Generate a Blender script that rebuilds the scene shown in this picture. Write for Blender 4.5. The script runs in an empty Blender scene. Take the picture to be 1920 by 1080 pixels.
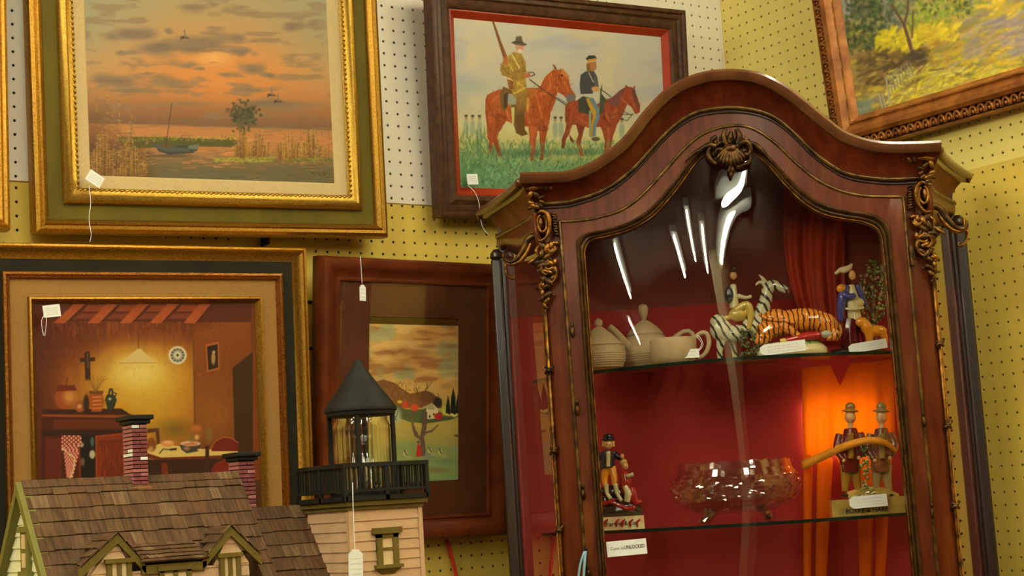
import bpy, bmesh, math, random
import numpy as np
from mathutils import Vector, Matrix, Euler
random.seed(7); RNG = np.random.RandomState(11)
PI = math.pi
SC = bpy.context.scene
COL = SC.collection

# ------------------------------------------------------------------ camera (solved from the one-inch pegboard grid)
FPX = 3103.69
YAW, PIT, ROL = [math.radians(v) for v in (34.5707, 7.4508, -3.5409)]
EYE = np.array([-2.63478, -2.87343, 1.5])
_f = np.array([math.sin(YAW)*math.cos(PIT), math.cos(YAW)*math.cos(PIT), math.sin(PIT)])
_r = np.array([math.cos(YAW), -math.sin(YAW), 0.0]); _u = np.cross(_r, _f)
CR = _r*math.cos(ROL)+_u*math.sin(ROL); CU = _u*math.cos(ROL)-_r*math.sin(ROL); CF = _f
cam = bpy.data.cameras.new('camera'); cam.lens = FPX/1920*36; cam.sensor_width = 36
camo = bpy.data.objects.new('camera', cam); COL.objects.link(camo); SC.camera = camo
camo.matrix_world = Matrix(((CR[0], CU[0], -CF[0], EYE[0]), (CR[1], CU[1], -CF[1], EYE[1]), (CR[2], CU[2], -CF[2], EYE[2]), (0, 0, 0, 1)))
SC.view_settings.view_transform = 'Standard'; SC.view_settings.look = 'None'
SC.view_settings.exposure = 0.0; SC.view_settings.gamma = 1.0; SC.view_settings.use_curve_mapping = False
wd = bpy.data.worlds.new('world'); SC.world = wd; wd.use_nodes = True
wd.node_tree.nodes['Background'].inputs[0].default_value = (0.9, 0.75, 0.5, 1); wd.node_tree.nodes['Background'].inputs[1].default_value = 0.03
TUBE_COLOR = (1.0, 0.97, 0.68); TUBE_POWER = 56.0
CEIL = 3.1
# cabinet frame: x right, y depth, origin on the floor under the middle of the front
CPSI = math.radians(39.0); CX, CY = -0.6262, -0.6776
CXV = (math.cos(CPSI), -math.sin(CPSI)); CYV = (math.sin(CPSI), math.cos(CPSI))
def cab_world(x, y, z=0): return (CX+CXV[0]*x+CYV[0]*y, CY+CXV[1]*x+CYV[1]*y, z)

def ray(px, py): return CR*(px-960)/FPX-CU*(py-540)/FPX+CF
def proj(P):
    d = np.asarray(P, float)-EYE; z = d@CF
    return 960+FPX*(d@CR)/z, 540-FPX*(d@CU)/z
def on_a(px, py, d=0.0): q = ray(px, py); return EYE+q*((-d-EYE[1])/q[1])
def on_b(px, py, d=0.0): q = ray(px, py); return EYE+q*((-d-EYE[0])/q[0])
def in_cab(px, py, d=0.0):
    q = ray(px, py); n = np.array([CYV[0], CYV[1], 0]); o = np.array(cab_world(0, d, 0))
    P = EYE+q*(((o-EYE)@n)/(q@n))-o
    return (P[0]*CXV[0]+P[1]*CXV[1], d, P[2])

# ------------------------------------------------------------------ materials
def lin(c):
    c = np.asarray(c, float)/255.0
    return np.where(c <= 0.04045, c/12.92, ((c+0.055)/1.055)**2.4)
GAIN = np.array([1.45, 1.62, 2.0])
def C(r, g, b, k=1.0):
    v = np.clip(lin((r, g, b))*GAIN*k, 0, 0.9); return (float(v[0]), float(v[1]), float(v[2]), 1)
MATS = {}
def pm(name, col, rough=0.5, metal=0.0, col2=None, nscale=30, bump=0.0, bscale=80, coat=0.0, stretch=None, rot=(0, 0, 0), lo=0.35, hi=0.65, spec=None, detail=4, distort=0.0):
    if name in MATS: return MATS[name]
    m = bpy.data.materials.new(name); m.use_nodes = True; nt = m.node_tree; N = nt.nodes; L = nt.links
    b = N['Principled BSDF']; b.inputs['Roughness'].default_value = rough; b.inputs['Metallic'].default_value = metal
    b.inputs['Coat Weight'].default_value = coat; b.inputs['Coat Roughness'].default_value = 0.12
    if spec is None and not coat and metal < .3: spec = .22
    if spec is not None: b.inputs['Specular IOR Level'].default_value = spec
    tc = N.new('ShaderNodeTexCoord'); mp = N.new('ShaderNodeMapping'); L.new(tc.outputs['Object'], mp.inputs[0])
    mp.inputs['Rotation'].default_value = rot
    if stretch: mp.inputs['Scale'].default_value = stretch
    n = N.new('ShaderNodeTexNoise'); n.inputs['Scale'].default_value = nscale; n.inputs['Detail'].default_value = detail; n.inputs['Distortion'].default_value = distort
    L.new(mp.outputs[0], n.inputs['Vector'])
    c2 = col2 if col2 else tuple(v*0.93 for v in col[:3])+(1,)
    cr = N.new('ShaderNodeValToRGB'); cr.color_ramp.elements[0].position = lo; cr.color_ramp.elements[1].position = hi
    cr.color_ramp.elements[0].color = c2; cr.color_ramp.elements[1].color = col
    L.new(n.outputs[0], cr.inputs[0]); L.new(cr.outputs[0], b.inputs['Base Color'])
    if bump:
        n2 = N.new('ShaderNodeTexNoise'); n2.inputs['Scale'].default_value = bscale; n2.inputs['Detail'].default_value = 3
        L.new(mp.outputs[0], n2.inputs['Vector'])
        bp = N.new('ShaderNodeBump'); bp.inputs['Strength'].default_value = bump; bp.inputs['Distance'].default_value = 0.002
        L.new(n2.outputs[0], bp.inputs['Height']); L.new(bp.outputs[0], b.inputs['Normal'])
    MATS[name] = m; return m
def emit(name, col, s):
    m = bpy.data.materials.new(name); m.use_nodes = True; nt = m.node_tree; nt.nodes.clear()
    e = nt.nodes.new('ShaderNodeEmission'); e.inputs[0].default_value = (*col, 1); e.inputs[1].default_value = s
    o = nt.nodes.new('ShaderNodeOutputMaterial'); nt.links.new(e.outputs[0], o.inputs[0]); MATS[name] = m; return m
def glass(name, tint=(1, 1, 1), f0=1.45, rough=0.0, bump=0.0, bscale=20, mul=1.0, add=0.0):
    m = bpy.data.materials.new(name); m.use_nodes = True; nt = m.node_tree; N = nt.nodes; L = nt.links; N.clear()
    t = N.new('ShaderNodeBsdfTransparent'); t.inputs[0].default_value = (*tint, 1)
    g = N.new('ShaderNodeBsdfGlossy'); g.inputs['Roughness'].default_value = rough; g.inputs[0].default_value = (1, 1, 1, 1)
    ge = N.new('ShaderNodeNewGeometry'); dt = N.new('ShaderNodeVectorMath'); dt.operation = 'DOT_PRODUCT'; L.new(ge.outputs['Normal'], dt.inputs[0]); L.new(ge.outputs['Incoming'], dt.inputs[1])
    ab = N.new('ShaderNodeMath'); ab.operation = 'ABSOLUTE'; L.new(dt.outputs['Value'], ab.inputs[0]); om = N.new('ShaderNodeMath'); om.operation = 'SUBTRACT'; om.inputs[0].default_value = 1; L.new(ab.outputs[0], om.inputs[1])
    pw = N.new('ShaderNodeMath'); pw.operation = 'POWER'; pw.inputs[1].default_value = 5; L.new(om.outputs[0], pw.inputs[0])
    fr = N.new('ShaderNodeMath'); fr.operation = 'MULTIPLY_ADD'; fr.inputs[1].default_value = .96; fr.inputs[2].default_value = .04; L.new(pw.outputs[0], fr.inputs[0])
    mm = N.new('ShaderNodeMath'); mm.operation = 'MULTIPLY_ADD'; mm.inputs[1].default_value = mul; mm.inputs[2].default_value = add; mm.use_clamp = True
    L.new(fr.outputs[0], mm.inputs[0])
    mx = N.new('ShaderNodeMixShader'); L.new(mm.outputs[0], mx.inputs[0]); L.new(t.outputs[0], mx.inputs[1]); L.new(g.outputs[0], mx.inputs[2])
    if bump:
        tc = N.new('ShaderNodeTexCoord'); n = N.new('ShaderNodeTexNoise'); n.inputs['Scale'].default_value = bscale; n.inputs['Detail'].default_value = 1
        L.new(tc.outputs['Object'], n.inputs['Vector']); bp = N.new('ShaderNodeBump'); bp.inputs['Strength'].default_value = bump; bp.inputs['Distance'].default_value = 0.01
        L.new(n.outputs[0], bp.inputs['Height']); L.new(bp.outputs[0], g.inputs['Normal'])
    o = N.new('ShaderNodeOutputMaterial'); L.new(mx.outputs[0], o.inputs[0]); MATS[name] = m; return m

# ------------------------------------------------------------------ objects and mesh helpers
def tag(o, label=None, cat=None, group=None, kind=None):
    if label: o['label'] = label
    if cat: o['category'] = cat
    if group: o['group'] = group
    if kind: o['kind'] = kind
    return o
def empty(name, loc=(0, 0, 0), rot=(0, 0, 0), label=None, cat=None, group=None):
    o = bpy.data.objects.new(name, None); o.empty_display_size = 0.02; COL.objects.link(o); o.location = loc; o.rotation_euler = rot
    return tag(o, label, cat, group)
class MB:
    def __init__(s): s.v = []; s.f = []; s.mi = []; s.cur = 0; s.M = None
    def add(s, vs, fs):
        b = len(s.v)
        if s.M is not None: vs = [tuple(s.M @ Vector(v)) for v in vs]
        s.v += [tuple(map(float, v)) for v in vs]
        for f in fs: s.f.append(tuple(b+i for i in f)); s.mi.append(s.cur)
        return s
    def box(s, a, b):
        (x0, y0, z0), (x1, y1, z1) = a, b
        return s.add([(x0, y0, z0), (x1, y0, z0), (x1, y1, z0), (x0, y1, z0), (x0, y0, z1), (x1, y0, z1), (x1, y1, z1), (x0, y1, z1)],
                     [(0, 3, 2, 1), (4, 5, 6, 7), (0, 1, 5, 4), (1, 2, 6, 5), (2, 3, 7, 6), (3, 0, 4, 7)])
    def loft(s, rows, closed_u=False, closed_v=False):
        n = len(rows[0]); m = len(rows); vs = [p for r in rows for p in r]; fs = []
        for i in range(m if closed_v else m-1):
            for j in range(n if closed_u else n-1):
                a, b = i, (i+1) % m; c, d = j, (j+1) % n
                fs.append((a*n+c, a*n+d, b*n+d, b*n+c))
        return s.add(vs, fs)
    def cap(s, ring): return s.add(ring, [tuple(range(len(ring)))])
    def tube(s, pts, r, n=8, caps=True):
        P = [Vector(p) for p in pts]; R = r if hasattr(r, '__len__') else [r]*len(P)
        rows = []; up = None
        for i, p in enumerate(P):
            t = (P[min(i+1, len(P)-1)]-P[max(i-1, 0)])
            if t.length < 1e-9: t = Vector((0, 0, 1))
            t.normalize()
            if up is None: up = t.orthogonal().normalized()
            up = (up-t*up.dot(t)); up = up.normalized() if up.length > 1e-6 else t.orthogonal().normalized()
            w = t.cross(up); rows.append([p+(up*math.cos(2*PI*k/n)+w*math.sin(2*PI*k/n))*R[i] for k in range(n)])
        s.loft(rows, closed_u=True)
        if caps: s.cap(rows[0][::-1]); s.cap(rows[-1])
        return s
    def lathe(s, prof, n=24, c=(0, 0, 0), sy=1.0, rf=None):
        rows = []
        for r, z in prof:
            rows.append([(c[0]+r*(rf(2*PI*k/n, z) if rf else 1)*math.cos(2*PI*k/n), c[1]+sy*r*(rf(2*PI*k/n, z) if rf else 1)*math.sin(2*PI*k/n), c[2]+z) for k in range(n)])
        s.loft(rows, closed_u=True); s.cap(rows[0][::-1]); s.cap(rows[-1]); return s
    def ell(s, c, r, n=12, m=8, R=None):
        rx, ry, rz = r if hasattr(r, '__len__') else (r, r, r); rows = []
        for i in range(m+1):
            t = PI*i/m; row = []
            for k in range(n):
                q = Vector((rx*math.sin(t)*math.cos(2*PI*k/n), ry*math.sin(t)*math.sin(2*PI*k/n), -rz*math.cos(t)))
                if R: q = R @ q
                row.append(q+Vector(c))
            rows.append(row)
        return s.loft(rows, closed_u=True)
    def prism(s, poly, y0, y1):   # poly in x,z
        a = [(x, y0, z) for x, z in poly]; b = [(x, y1, z) for x, z in poly]
        s.loft([a, b], closed_u=True); s.cap(a); s.cap(b[::-1]); return s
    def build(s, name, mat, parent=None, smooth=False, bevel=0, bseg=2):
        me = bpy.data.meshes.new(name); me.from_pydata(s.v, [], s.f)
        for mm in (mat if isinstance(mat, (list, tuple)) else [mat]): me.materials.append(mm)
        if any(s.mi): me.polygons.foreach_set('material_index', s.mi)
        bm = bmesh.new(); bm.from_mesh(me); bmesh.ops.remove_doubles(bm, verts=bm.verts, dist=1e-6)
        bmesh.ops.recalc_face_normals(bm, faces=bm.faces); bm.to_mesh(me); bm.free()
        if smooth:
            me.polygons.foreach_set('use_smooth', [True]*len(me.polygons))
            if smooth is not True: me.set_sharp_from_angle(angle=math.radians(smooth))
        me.update(); o = bpy.data.objects.new(name, me); COL.objects.link(o)
        if parent: o.parent = parent
        if bevel:
            b = o.modifiers.new('bevel', 'BEVEL'); b.width = bevel; b.segments = bseg; b.limit_method = 'ANGLE'; b.angle_limit = math.radians(40)
        return o
def spline(P, n, closed=False):
    P = [Vector(p if len(p) == 3 else (p[0], p[1], 0)) for p in P]; out = []; m = len(P)
    segs = m if closed else m-1; dense = []
    for i in range(segs):
        if closed: a, b, c, d = P[(i-1) % m], P[i], P[(i+1) % m], P[(i+2) % m]
        else: a, b, c, d = P[max(i-1, 0)], P[i], P[i+1], P[min(i+2, m-1)]
        for k in range(12):
            t = k/12; dense.append(0.5*((2*b)+(c-a)*t+(2*a-5*b+4*c-d)*t*t+(3*b-a-3*c+d)*t**3))
    dense.append(P[0].copy() if closed else P[-1].copy())
    L = [0]
    for i in range(1, len(dense)): L.append(L[-1]+(dense[i]-dense[i-1]).length)
    j = 0
    for k in range(n):
        s = L[-1]*k/((n) if closed else (n-1))
        while j < len(L)-2 and L[j+1] < s: j += 1
        t = (s-L[j])/max(1e-9, L[j+1]-L[j]); out.append(dense[j].lerp(dense[j+1], min(1, t)))
    return out
def text_mesh(name, body, size, mat, parent, loc, rot=(PI/2, 0, 0), extrude=0.0002, align='LEFT', sx=1.0, bold=0.0):
    cu = bpy.data.curves.new(name, 'FONT'); cu.body = body; cu.size = size; cu.extrude = extrude; cu.align_x = align; cu.offset = bold; cu.resolution_u = 2
    o = bpy.data.objects.new(name+'_tmp', cu); COL.objects.link(o); bpy.context.view_layer.update()
    me = bpy.data.meshes.new_from_object(o); bpy.data.objects.remove(o)
    me.transform(Matrix.Diagonal((sx, 1, 1, 1))); me.materials.append(mat)
    q = bpy.data.objects.new(name, me); COL.objects.link(q); q.parent = parent; q.location = loc; q.rotation_euler = rot
    return q

# ------------------------------------------------------------------ room: ceiling tubes, walls, floor
M_yel = pm('yellow_paint', (.88, .72, .225, 1), 0.42, col2=(.84, .68, .20, 1), nscale=3, bump=0.05, bscale=300)
M_yel2 = pm('yellow_paint_lower', C(192, 158, 66), 0.40, col2=C(186, 151, 60), nscale=3, bump=0.05, bscale=300)
M_wht = pm('white_pegboard', C(206, 186, 158, 1.05), 0.45, col2=C(202, 181, 150, 1.05), nscale=3, bump=0.05, bscale=300)
M_dark = pm('board_backing', (0.012, 0.01, 0.008, 1), 0.9)
M_ceil = pm('ceiling_tiles', (0.14, 0.11, 0.09, 1), 0.9)
M_floor = pm('floor_carpet', (0.12, 0.075, 0.06, 1), 0.95, nscale=60)
M_far = pm('far_wall_paint', (0.07, 0.045, 0.038, 1), 0.8)
M_tube = emit('tube_glow', TUBE_COLOR, TUBE_POWER)
M_fix = pm('fixture_enamel', (0.5, 0.5, 0.48, 1), 0.5)
FAR = 13.0
MB().box((-FAR, -FAR, -0.05), (0.02, 0.02, 0)).build('floor', M_floor)['kind'] = 'structure'
MB().box((-FAR, -FAR, CEIL), (0.02, 0.02, CEIL+0.05)).build('ceiling', M_ceil)['kind'] = 'structure'
MB().box((-FAR-0.05, -FAR, 0), (-FAR, 0.02, CEIL)).build('wall_back', M_far)['kind'] = 'structure'
MB().box((-FAR, -FAR-0.05, 0), (0.02, -FAR, CEIL)).build('wall_front', M_far)['kind'] = 'structure'

pil = MB().box((-5.48, -7.22, 0), (-5.24, -6.98, CEIL)).build('trim_3', pm('cream_pillar', (.34, .29, .17, 1), .6)); pil['kind'] = 'structure'
P_IN = 0.0254
def pegboard(mb, face, u0, u1, z0, z1, hu, hz, mi, t=0.004, r=0.0029):
    """one rectangle of board with real round holes on the inch grid through (hu, hz); face maps (u,depth,z)"""
    mb.cur = mi
    fu = hu-P_IN/2; fz = hz-P_IN/2
    ks = [fu+P_IN*k for k in range(int(math.floor((u0-fu)/P_IN)), int(math.ceil((u1-fu)/P_IN))+1)]
    zs = [fz+P_IN*k for k in range(int(math.floor((z0-fz)/P_IN)), int(math.ceil((z1-fz)/P_IN))+1)]
    vs = []; fs = []
    ang = [PI/8+PI/4*k for k in range(8)]
    for a in ks[:-1]:
        for c in zs[:-1]:
            x0, x1, y0, y1 = max(a, u0), min(a+P_IN, u1), max(c, z0), min(c+P_IN, z1)
            if x1-x0 < 1e-5 or y1-y0 < 1e-5: continue
            cx, cz = a+P_IN/2, c+P_IN/2; b = len(vs)
            if x0 < cx-r and x1 > cx+r and y0 < cz-r and y1 > cz+r:
                ring = [(cx+r*math.cos(t_), cz+r*math.sin(t_)) for t_ in ang]
                xs = (x1-cx); 
                sq = [(x1, cz+r*.6), (cx+r*.6, y1), (cx-r*.6, y1), (x0, cz+r*.6), (x0, cz-r*.6), (cx-r*.6, y0), (cx+r*.6, y0), (x1, cz-r*.6)]
                cor = [(x1, y1), (x0, y1), (x0, y0), (x1, y0)]
                vs += [face(p, 0, q) for p, q in ring]+[face(p, 0, q) for p, q in sq]+[face(p, 0, q) for p, q in cor]+[face(p, t, q) for p, q in ring]
                for k in range(8):
                    k2 = (k+1) % 8; fs.append((b+k, b+8+k, b+8+k2, b+k2) if k % 2 else (b+k, b+8+k, b+16+k//2, b+8+k2, b+k2))
                    fs.append((b+k, b+k2, b+20+k2, b+20+k))
            else:
                vs += [face(x0, 0, y0), face(x1, 0, y0), face(x1, 0, y1), face(x0, 0, y1)]; fs.append((b, b+1, b+2, b+3))
    mb.add(vs, fs)
SEAM_A = 2.125; SEAM_B = 2.112
wa = MB(); fa = lambda u, d, z: (u, d, z)
pegboard(wa, fa, -2.05, -1.30, SEAM_A, 2.75, -1.71077, 2.43832, 0)
pegboard(wa, fa, -1.30, -0.55, SEAM_A, 2.75, -0.93923, 2.54191, 0)
pegboard(wa, fa, -0.55, -0.004, SEAM_A, 2.75, -0.14056, 2.64762, 0)
q = on_a(31, 378.4)
pegboard(wa, fa, -2.05, -1.30, 1.70, SEAM_A, q[0], q[2], 1)
pegboard(wa, fa, -1.30, 0.0, 1.75, SEAM_A, -1.11827, 2.01881, 1)
pegboard(wa, fa, -1.30, 0.0, 1.15, 1.75, -0.89670, 1.42885, 1)
wa.cur = 0; wa.add([(-2.05, 0, 2.75), (0, 0, 2.75), (0, 0, CEIL), (-2.05, 0, CEIL)], [(0, 1, 2, 3)])
wa.cur = 1; wa.add([(-1.3, 0, 0), (0, 0, 0), (0, 0, 1.15), (-1.3, 0, 1.15)], [(0, 1, 2, 3)])
wa.add([(-2.05, 0, 0), (-1.3, 0, 0), (-1.3, 0, 1.70), (-2.05, 0, 1.70)], [(0, 1, 2, 3)])
wa.add([(-FAR, 0, 0), (-2.05, 0, 0), (-2.05, 0, CEIL), (-FAR, 0, CEIL)], [(0, 1, 2, 3)])
wa.cur = 2; wa.box((-FAR, 0.012, 0), (0.05, 0.05, CEIL))
wa.build('wall_left', [M_wht, M_yel2, M_dark])['kind'] = 'structure'
wb = MB(); fb = lambda u, d, z: (d, -u, z)
pegboard(wb, fb, 0.0, 0.45, SEAM_B, 2.80, 0.013197, 2.66601, 0)
pegboard(wb, fb, 0.45, 1.9, SEAM_B, 2.80, 0.68252, 2.20544, 0)
pegboard(wb, fb, 0.0, 1.9, 1.10, SEAM_B, 0.67946, 1.89745, 1)
for z0, z1, k in ((0, 1.10, 1), (2.80, CEIL, 0)):
    wb.cur = k; wb.add([(0, 0, z0), (0, -1.9, z0), (0, -1.9, z1), (0, 0, z1)], [(0, 1, 2, 3)])
wb.cur = 1; wb.add([(0, -1.9, 0), (0, -FAR, 0), (0, -FAR, CEIL), (0, -1.9, CEIL)], [(0, 1, 2, 3)])
wb.cur = 2; wb.box((0.012, -FAR, 0), (0.05, 0.0, CEIL))
wb.build('wall_right', [M_yel, M_yel2, M_dark])['kind'] = 'structure'
# thin seam strip where the white board meets the yellow one
MB().box((-2.05, -0.0016, SEAM_A-0.0012), (-0.004, 0.0, SEAM_A+0.0004)).build('trim_1', pm('seam_shadow_gap', C(150, 110, 50), .7))['kind'] = 'structure'
MB().box((-0.0045, -0.004, SEAM_A), (-0.0003, 0.0, CEIL)).build('trim_2', M_wht)['kind'] = 'structure'

# ceiling strip lights: bare tubes under enamel battens, rows running towards the corner
tubes = [(-0.9, .5), (-2.1, 1.2), (1.6, 1.2), (-2.1, 3.9), (.35, 3.35), (-1.13, 6.7), (-.55, 6.8), (-.18, 5.7), (.11, 6.2), (.42, 5.9), (-1.52, 10.6)]
spots = [(cab_world(rx_, -y0-1.25), -CPSI) for rx_, y0 in tubes]+[((-.85, -1.75, 0), -CPSI), ((-3.9, -1.75, 0), 0.0), ((-1.3, -4.6, 0), 0.0)]
for (wx, wy, _), rz_ in spots:
    if 1:
        e = empty('ceiling_light', (wx, wy, CEIL), (0, 0, rz_), label='bare fluorescent tube batten fixed to the store ceiling', cat='ceiling light', group='fluorescent battens on the ceiling')
        MB().box((-0.06, -1.1, -0.05), (0.06, 1.1, 0)).build('housing', M_fix, e)
        MB().tube([(0, -1.05, -0.085), (0, 1.05, -0.085)], 0.022, 10).build('tube', M_tube, e)
# ------------------------------------------------------------------ a little raster painter for the pictures (colours are the pigments)
class Pic:
    def __init__(s, x0, y0, x1, y1, k=1.5, base=(128, 128, 128)):
        s.x0, s.y0, s.k = x0, y0, k; s.w = int((x1-x0)*k); s.h = int((y1-y0)*k)
        s.a = np.empty((s.h, s.w, 3), np.float32); s.a[:] = base
        s.X = (np.arange(s.w)+.5)/k+x0; s.Y = (np.arange(s.h)+.5)/k+y0
    def grad(s, stops, slope=0.0):
        Y = s.Y[:, None]-slope*(s.X[None, :]-s.x0); ys = [q[0] for q in stops]
        for c in range(3): s.a[..., c] = np.interp(Y, ys, [q[1][c] for q in stops])
    def noise(s, sx, sy, seed=0, oct=3):
        r = np.random.RandomState(seed); out = np.zeros((s.h, s.w), np.float32); amp = 1; tot = 0
        for o in range(oct):
            nx = max(2, int(s.w/s.k/sx)+3); ny = max(2, int(s.h/s.k/sy)+3); g = r.rand(ny, nx).astype(np.float32)
            fx = np.linspace(0, nx-1.001, s.w); fy = np.linspace(0, ny-1.001, s.h); ix = fx.astype(int); iy = fy.astype(int)
            tx = fx-ix; ty = fy-iy; tx = tx*tx*(3-2*tx); ty = (ty*ty*(3-2*ty))[:, None]
            A = g[iy][:, ix]*(1-tx)+g[iy][:, ix+1]*tx; B = g[iy+1][:, ix]*(1-tx)+g[iy+1][:, ix+1]*tx
            out += amp*(A*(1-ty)+B*ty); tot += amp; amp *= .5; sx /= 2; sy /= 2
        return out/tot
    def mix(s, col, mask):
        m = mask[..., None]; s.a[:] = s.a*(1-m)+np.array(col, np.float32)*m
    def _bb(s, x0, y0, x1, y1):
        i0 = max(0, int((x0-s.x0)*s.k)); i1 = min(s.w, int((x1-s.x0)*s.k)+2); j0 = max(0, int((y0-s.y0)*s.k)); j1 = min(s.h, int((y1-s.y0)*s.k)+2)
        return (i0, i1, j0, j1) if i1 > i0 and j1 > j0 else None
    def _ap(s, bb, m, col, a):
        i0, i1, j0, j1 = bb; m = (m*a)[..., None].astype(np.float32); s.a[j0:j1, i0:i1] = s.a[j0:j1, i0:i1]*(1-m)+np.array(col, np.float32)*m
    def poly(s, P, col, a=1.0, col2=None, horiz=False):
        P = np.array(P, float); bb = s._bb(P[:, 0].min(), P[:, 1].min(), P[:, 0].max(), P[:, 1].max())
        if not bb: return
        i0, i1, j0, j1 = bb; acc = 0
        for ox, oy in ((-.25, -.25), (.25, .25), (-.25, .25), (.25, -.25)):
            X = s.X[None, i0:i1]+ox/s.k; Y = s.Y[j0:j1, None]+oy/s.k; ins = np.zeros((j1-j0, i1-i0), bool)
            for k in range(len(P)):
                (xa, ya), (xb, yb) = P[k], P[k-1]
                if ya == yb: continue
                ins ^= ((ya > Y) != (yb > Y)) & (X < (xb-xa)*(Y-ya)/(yb-ya)+xa)
            acc = acc+ins*.25
        if col2 is not None:
            if horiz: t = np.broadcast_to(((s.X[i0:i1]-P[:, 0].min())/max(1e-6, np.ptp(P[:, 0])))[None, :, None], (j1-j0, i1-i0, 1))
            else: t = np.broadcast_to(((s.Y[j0:j1]-P[:, 1].min())/max(1e-6, np.ptp(P[:, 1])))[:, None, None], (j1-j0, i1-i0, 1))
            col = np.array(col)*(1-t)+np.array(col2)*t
            m = (acc*a)[..., None]; s.a[j0:j1, i0:i1] = s.a[j0:j1, i0:i1]*(1-m)+col*m
        else: s._ap(bb, acc, col, a)
    def ell(s, cx, cy, rx, ry, col, a=1.0, soft=0.2, rot=0.0, hard=None):
        R = max(rx, ry)*(1+soft); bb = s._bb(cx-R, cy-R, cx+R, cy+R)
        if not bb: return
        i0, i1, j0, j1 = bb; X = s.X[None, i0:i1]-cx; Y = s.Y[j0:j1, None]-cy; c, n = math.cos(rot), math.sin(rot)
        d = np.sqrt(((X*c+Y*n)/rx)**2+((-X*n+Y*c)/ry)**2); s._ap(bb, np.clip((1+soft-d)/(2*soft+1e-6), 0, 1), col, a)
    def line(s, P, w, col, a=1.0):
        for k in range(len(P)-1):
            (xa, ya), (xb, yb) = P[k], P[k+1]; W = w if not hasattr(w, '__len__') else w[k]
            bb = s._bb(min(xa, xb)-W-1, min(ya, yb)-W-1, max(xa, xb)+W+1, max(ya, yb)+W+1)
            if not bb: continue
            i0, i1, j0, j1 = bb; X = s.X[None, i0:i1]-xa; Y = s.Y[j0:j1, None]-ya; dx, dy = xb-xa, yb-ya; L = dx*dx+dy*dy+1e-9
            t = np.clip((X*dx+Y*dy)/L, 0, 1); d = np.hypot(X-t*dx, Y-t*dy); s._ap(bb, np.clip(W/2+.4-d, 0, 1), col, a)
    def strokes(s, n, box, ang, ln, w, cols, a=.8, seed=1, jit=.3, inside=None):
        r = random.Random(seed)
        for _ in range(n):
            x = r.uniform(box[0], box[2]); y = r.uniform(box[1], box[3])
            if inside and not inside(x, y): continue
            t = ang+r.gauss(0, jit); l = ln*r.uniform(.5, 1.4); c = cols[r.randrange(len(cols))]; g = r.uniform(.88, 1.12)
            s.line([(x, y), (x+l*math.cos(t), y-l*math.sin(t))], w*r.uniform(.6, 1.3), tuple(min(255, v*g) for v in c), a)
    def blur(s, n=1):
        for _ in range(n):
            for ax in (0, 1): s.a = (np.roll(s.a, 1, ax)+2*s.a+np.roll(s.a, -1, ax))/4
    def sample(s, px, py):
        fx = np.clip((px-s.x0)*s.k-.5, 0, s.w-1.001); fy = np.clip((py-s.y0)*s.k-.5, 0, s.h-1.001); ix = fx.astype(int); iy = fy.astype(int)
        tx = (fx-ix)[..., None]; ty = (fy-iy)[..., None]; A = s.a
        return (A[iy, ix]*(1-tx)+A[iy, ix+1]*tx)*(1-ty)+(A[iy+1, ix]*(1-tx)+A[iy+1, ix+1]*tx)*ty
PAINTM = {}
def paint_material(name, rough=0.45, bump=0.25):
    m = bpy.data.materials.new(name); m.use_nodes = True; nt = m.node_tree; b = nt.nodes['Principled BSDF']; b.inputs['Roughness'].default_value = rough; b.inputs['Specular IOR Level'].default_value = .25
    at = nt.nodes.new('ShaderNodeAttribute'); at.attribute_name = 'pigment'; nt.links.new(at.outputs['Color'], b.inputs['Base Color'])
    tc = nt.nodes.new('ShaderNodeTexCoord'); n = nt.nodes.new('ShaderNodeTexNoise'); n.inputs['Scale'].default_value = 350; nt.links.new(tc.outputs['Object'], n.inputs['Vector'])
    bp = nt.nodes.new('ShaderNodeBump'); bp.inputs['Strength'].default_value = bump; bp.inputs['Distance'].default_value = 0.0006
    nt.links.new(n.outputs[0], bp.inputs['Height']); nt.links.new(bp.outputs[0], b.inputs['Normal']); return m
def canvas(parent, rect, depth, pic, gain, res=0.00075, name='picture', rough=0.45, bump=0.25):
    """flat painted sheet; rect = (l, r, b, t) in the frame's own x,z"""
    l, r, b, t = rect; nx = int((r-l)/res)+2; nz = int((t-b)/res)+2
    gx, gz = np.meshgrid(np.linspace(l, r, nx), np.linspace(b, t, nz)); L = np.stack([gx.ravel(), np.full(gx.size, depth), gz.ravel()], -1)
    bpy.context.view_layer.update(); M = np.array(parent.matrix_world); W = L@M[:3, :3].T+M[:3, 3]
    px, py = proj(W); col = lin(pic.sample(px, py))*np.array(gain); col = np.clip(col, 0.002, .92)
    me = bpy.data.meshes.new(name); me.vertices.add(len(L)); me.vertices.foreach_set('co', L.astype(np.float32).ravel())
    i = np.arange(nx-1)[None, :]+nx*np.arange(nz-1)[:, None]; q = np.stack([i, i+1, i+1+nx, i+nx], -1).reshape(-1)
    nf = len(q)//4; me.loops.add(nf*4); me.loops.foreach_set('vertex_index', q.astype(np.int32)); me.polygons.add(nf)
    me.polygons.foreach_set('loop_start', np.arange(0, nf*4, 4, dtype=np.int32)); me.update(calc_edges=True)
    at = me.color_attributes.new('pigment', 'FLOAT_COLOR', 'POINT'); at.data.foreach_set('color', np.concatenate([col, np.ones((len(col), 1))], 1).astype(np.float32).ravel())
    me.materials.append(paint_material(name+'_paint', rough, bump)); o = bpy.data.objects.new(name, me); COL.objects.link(o); o.parent = parent
    return o

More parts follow.
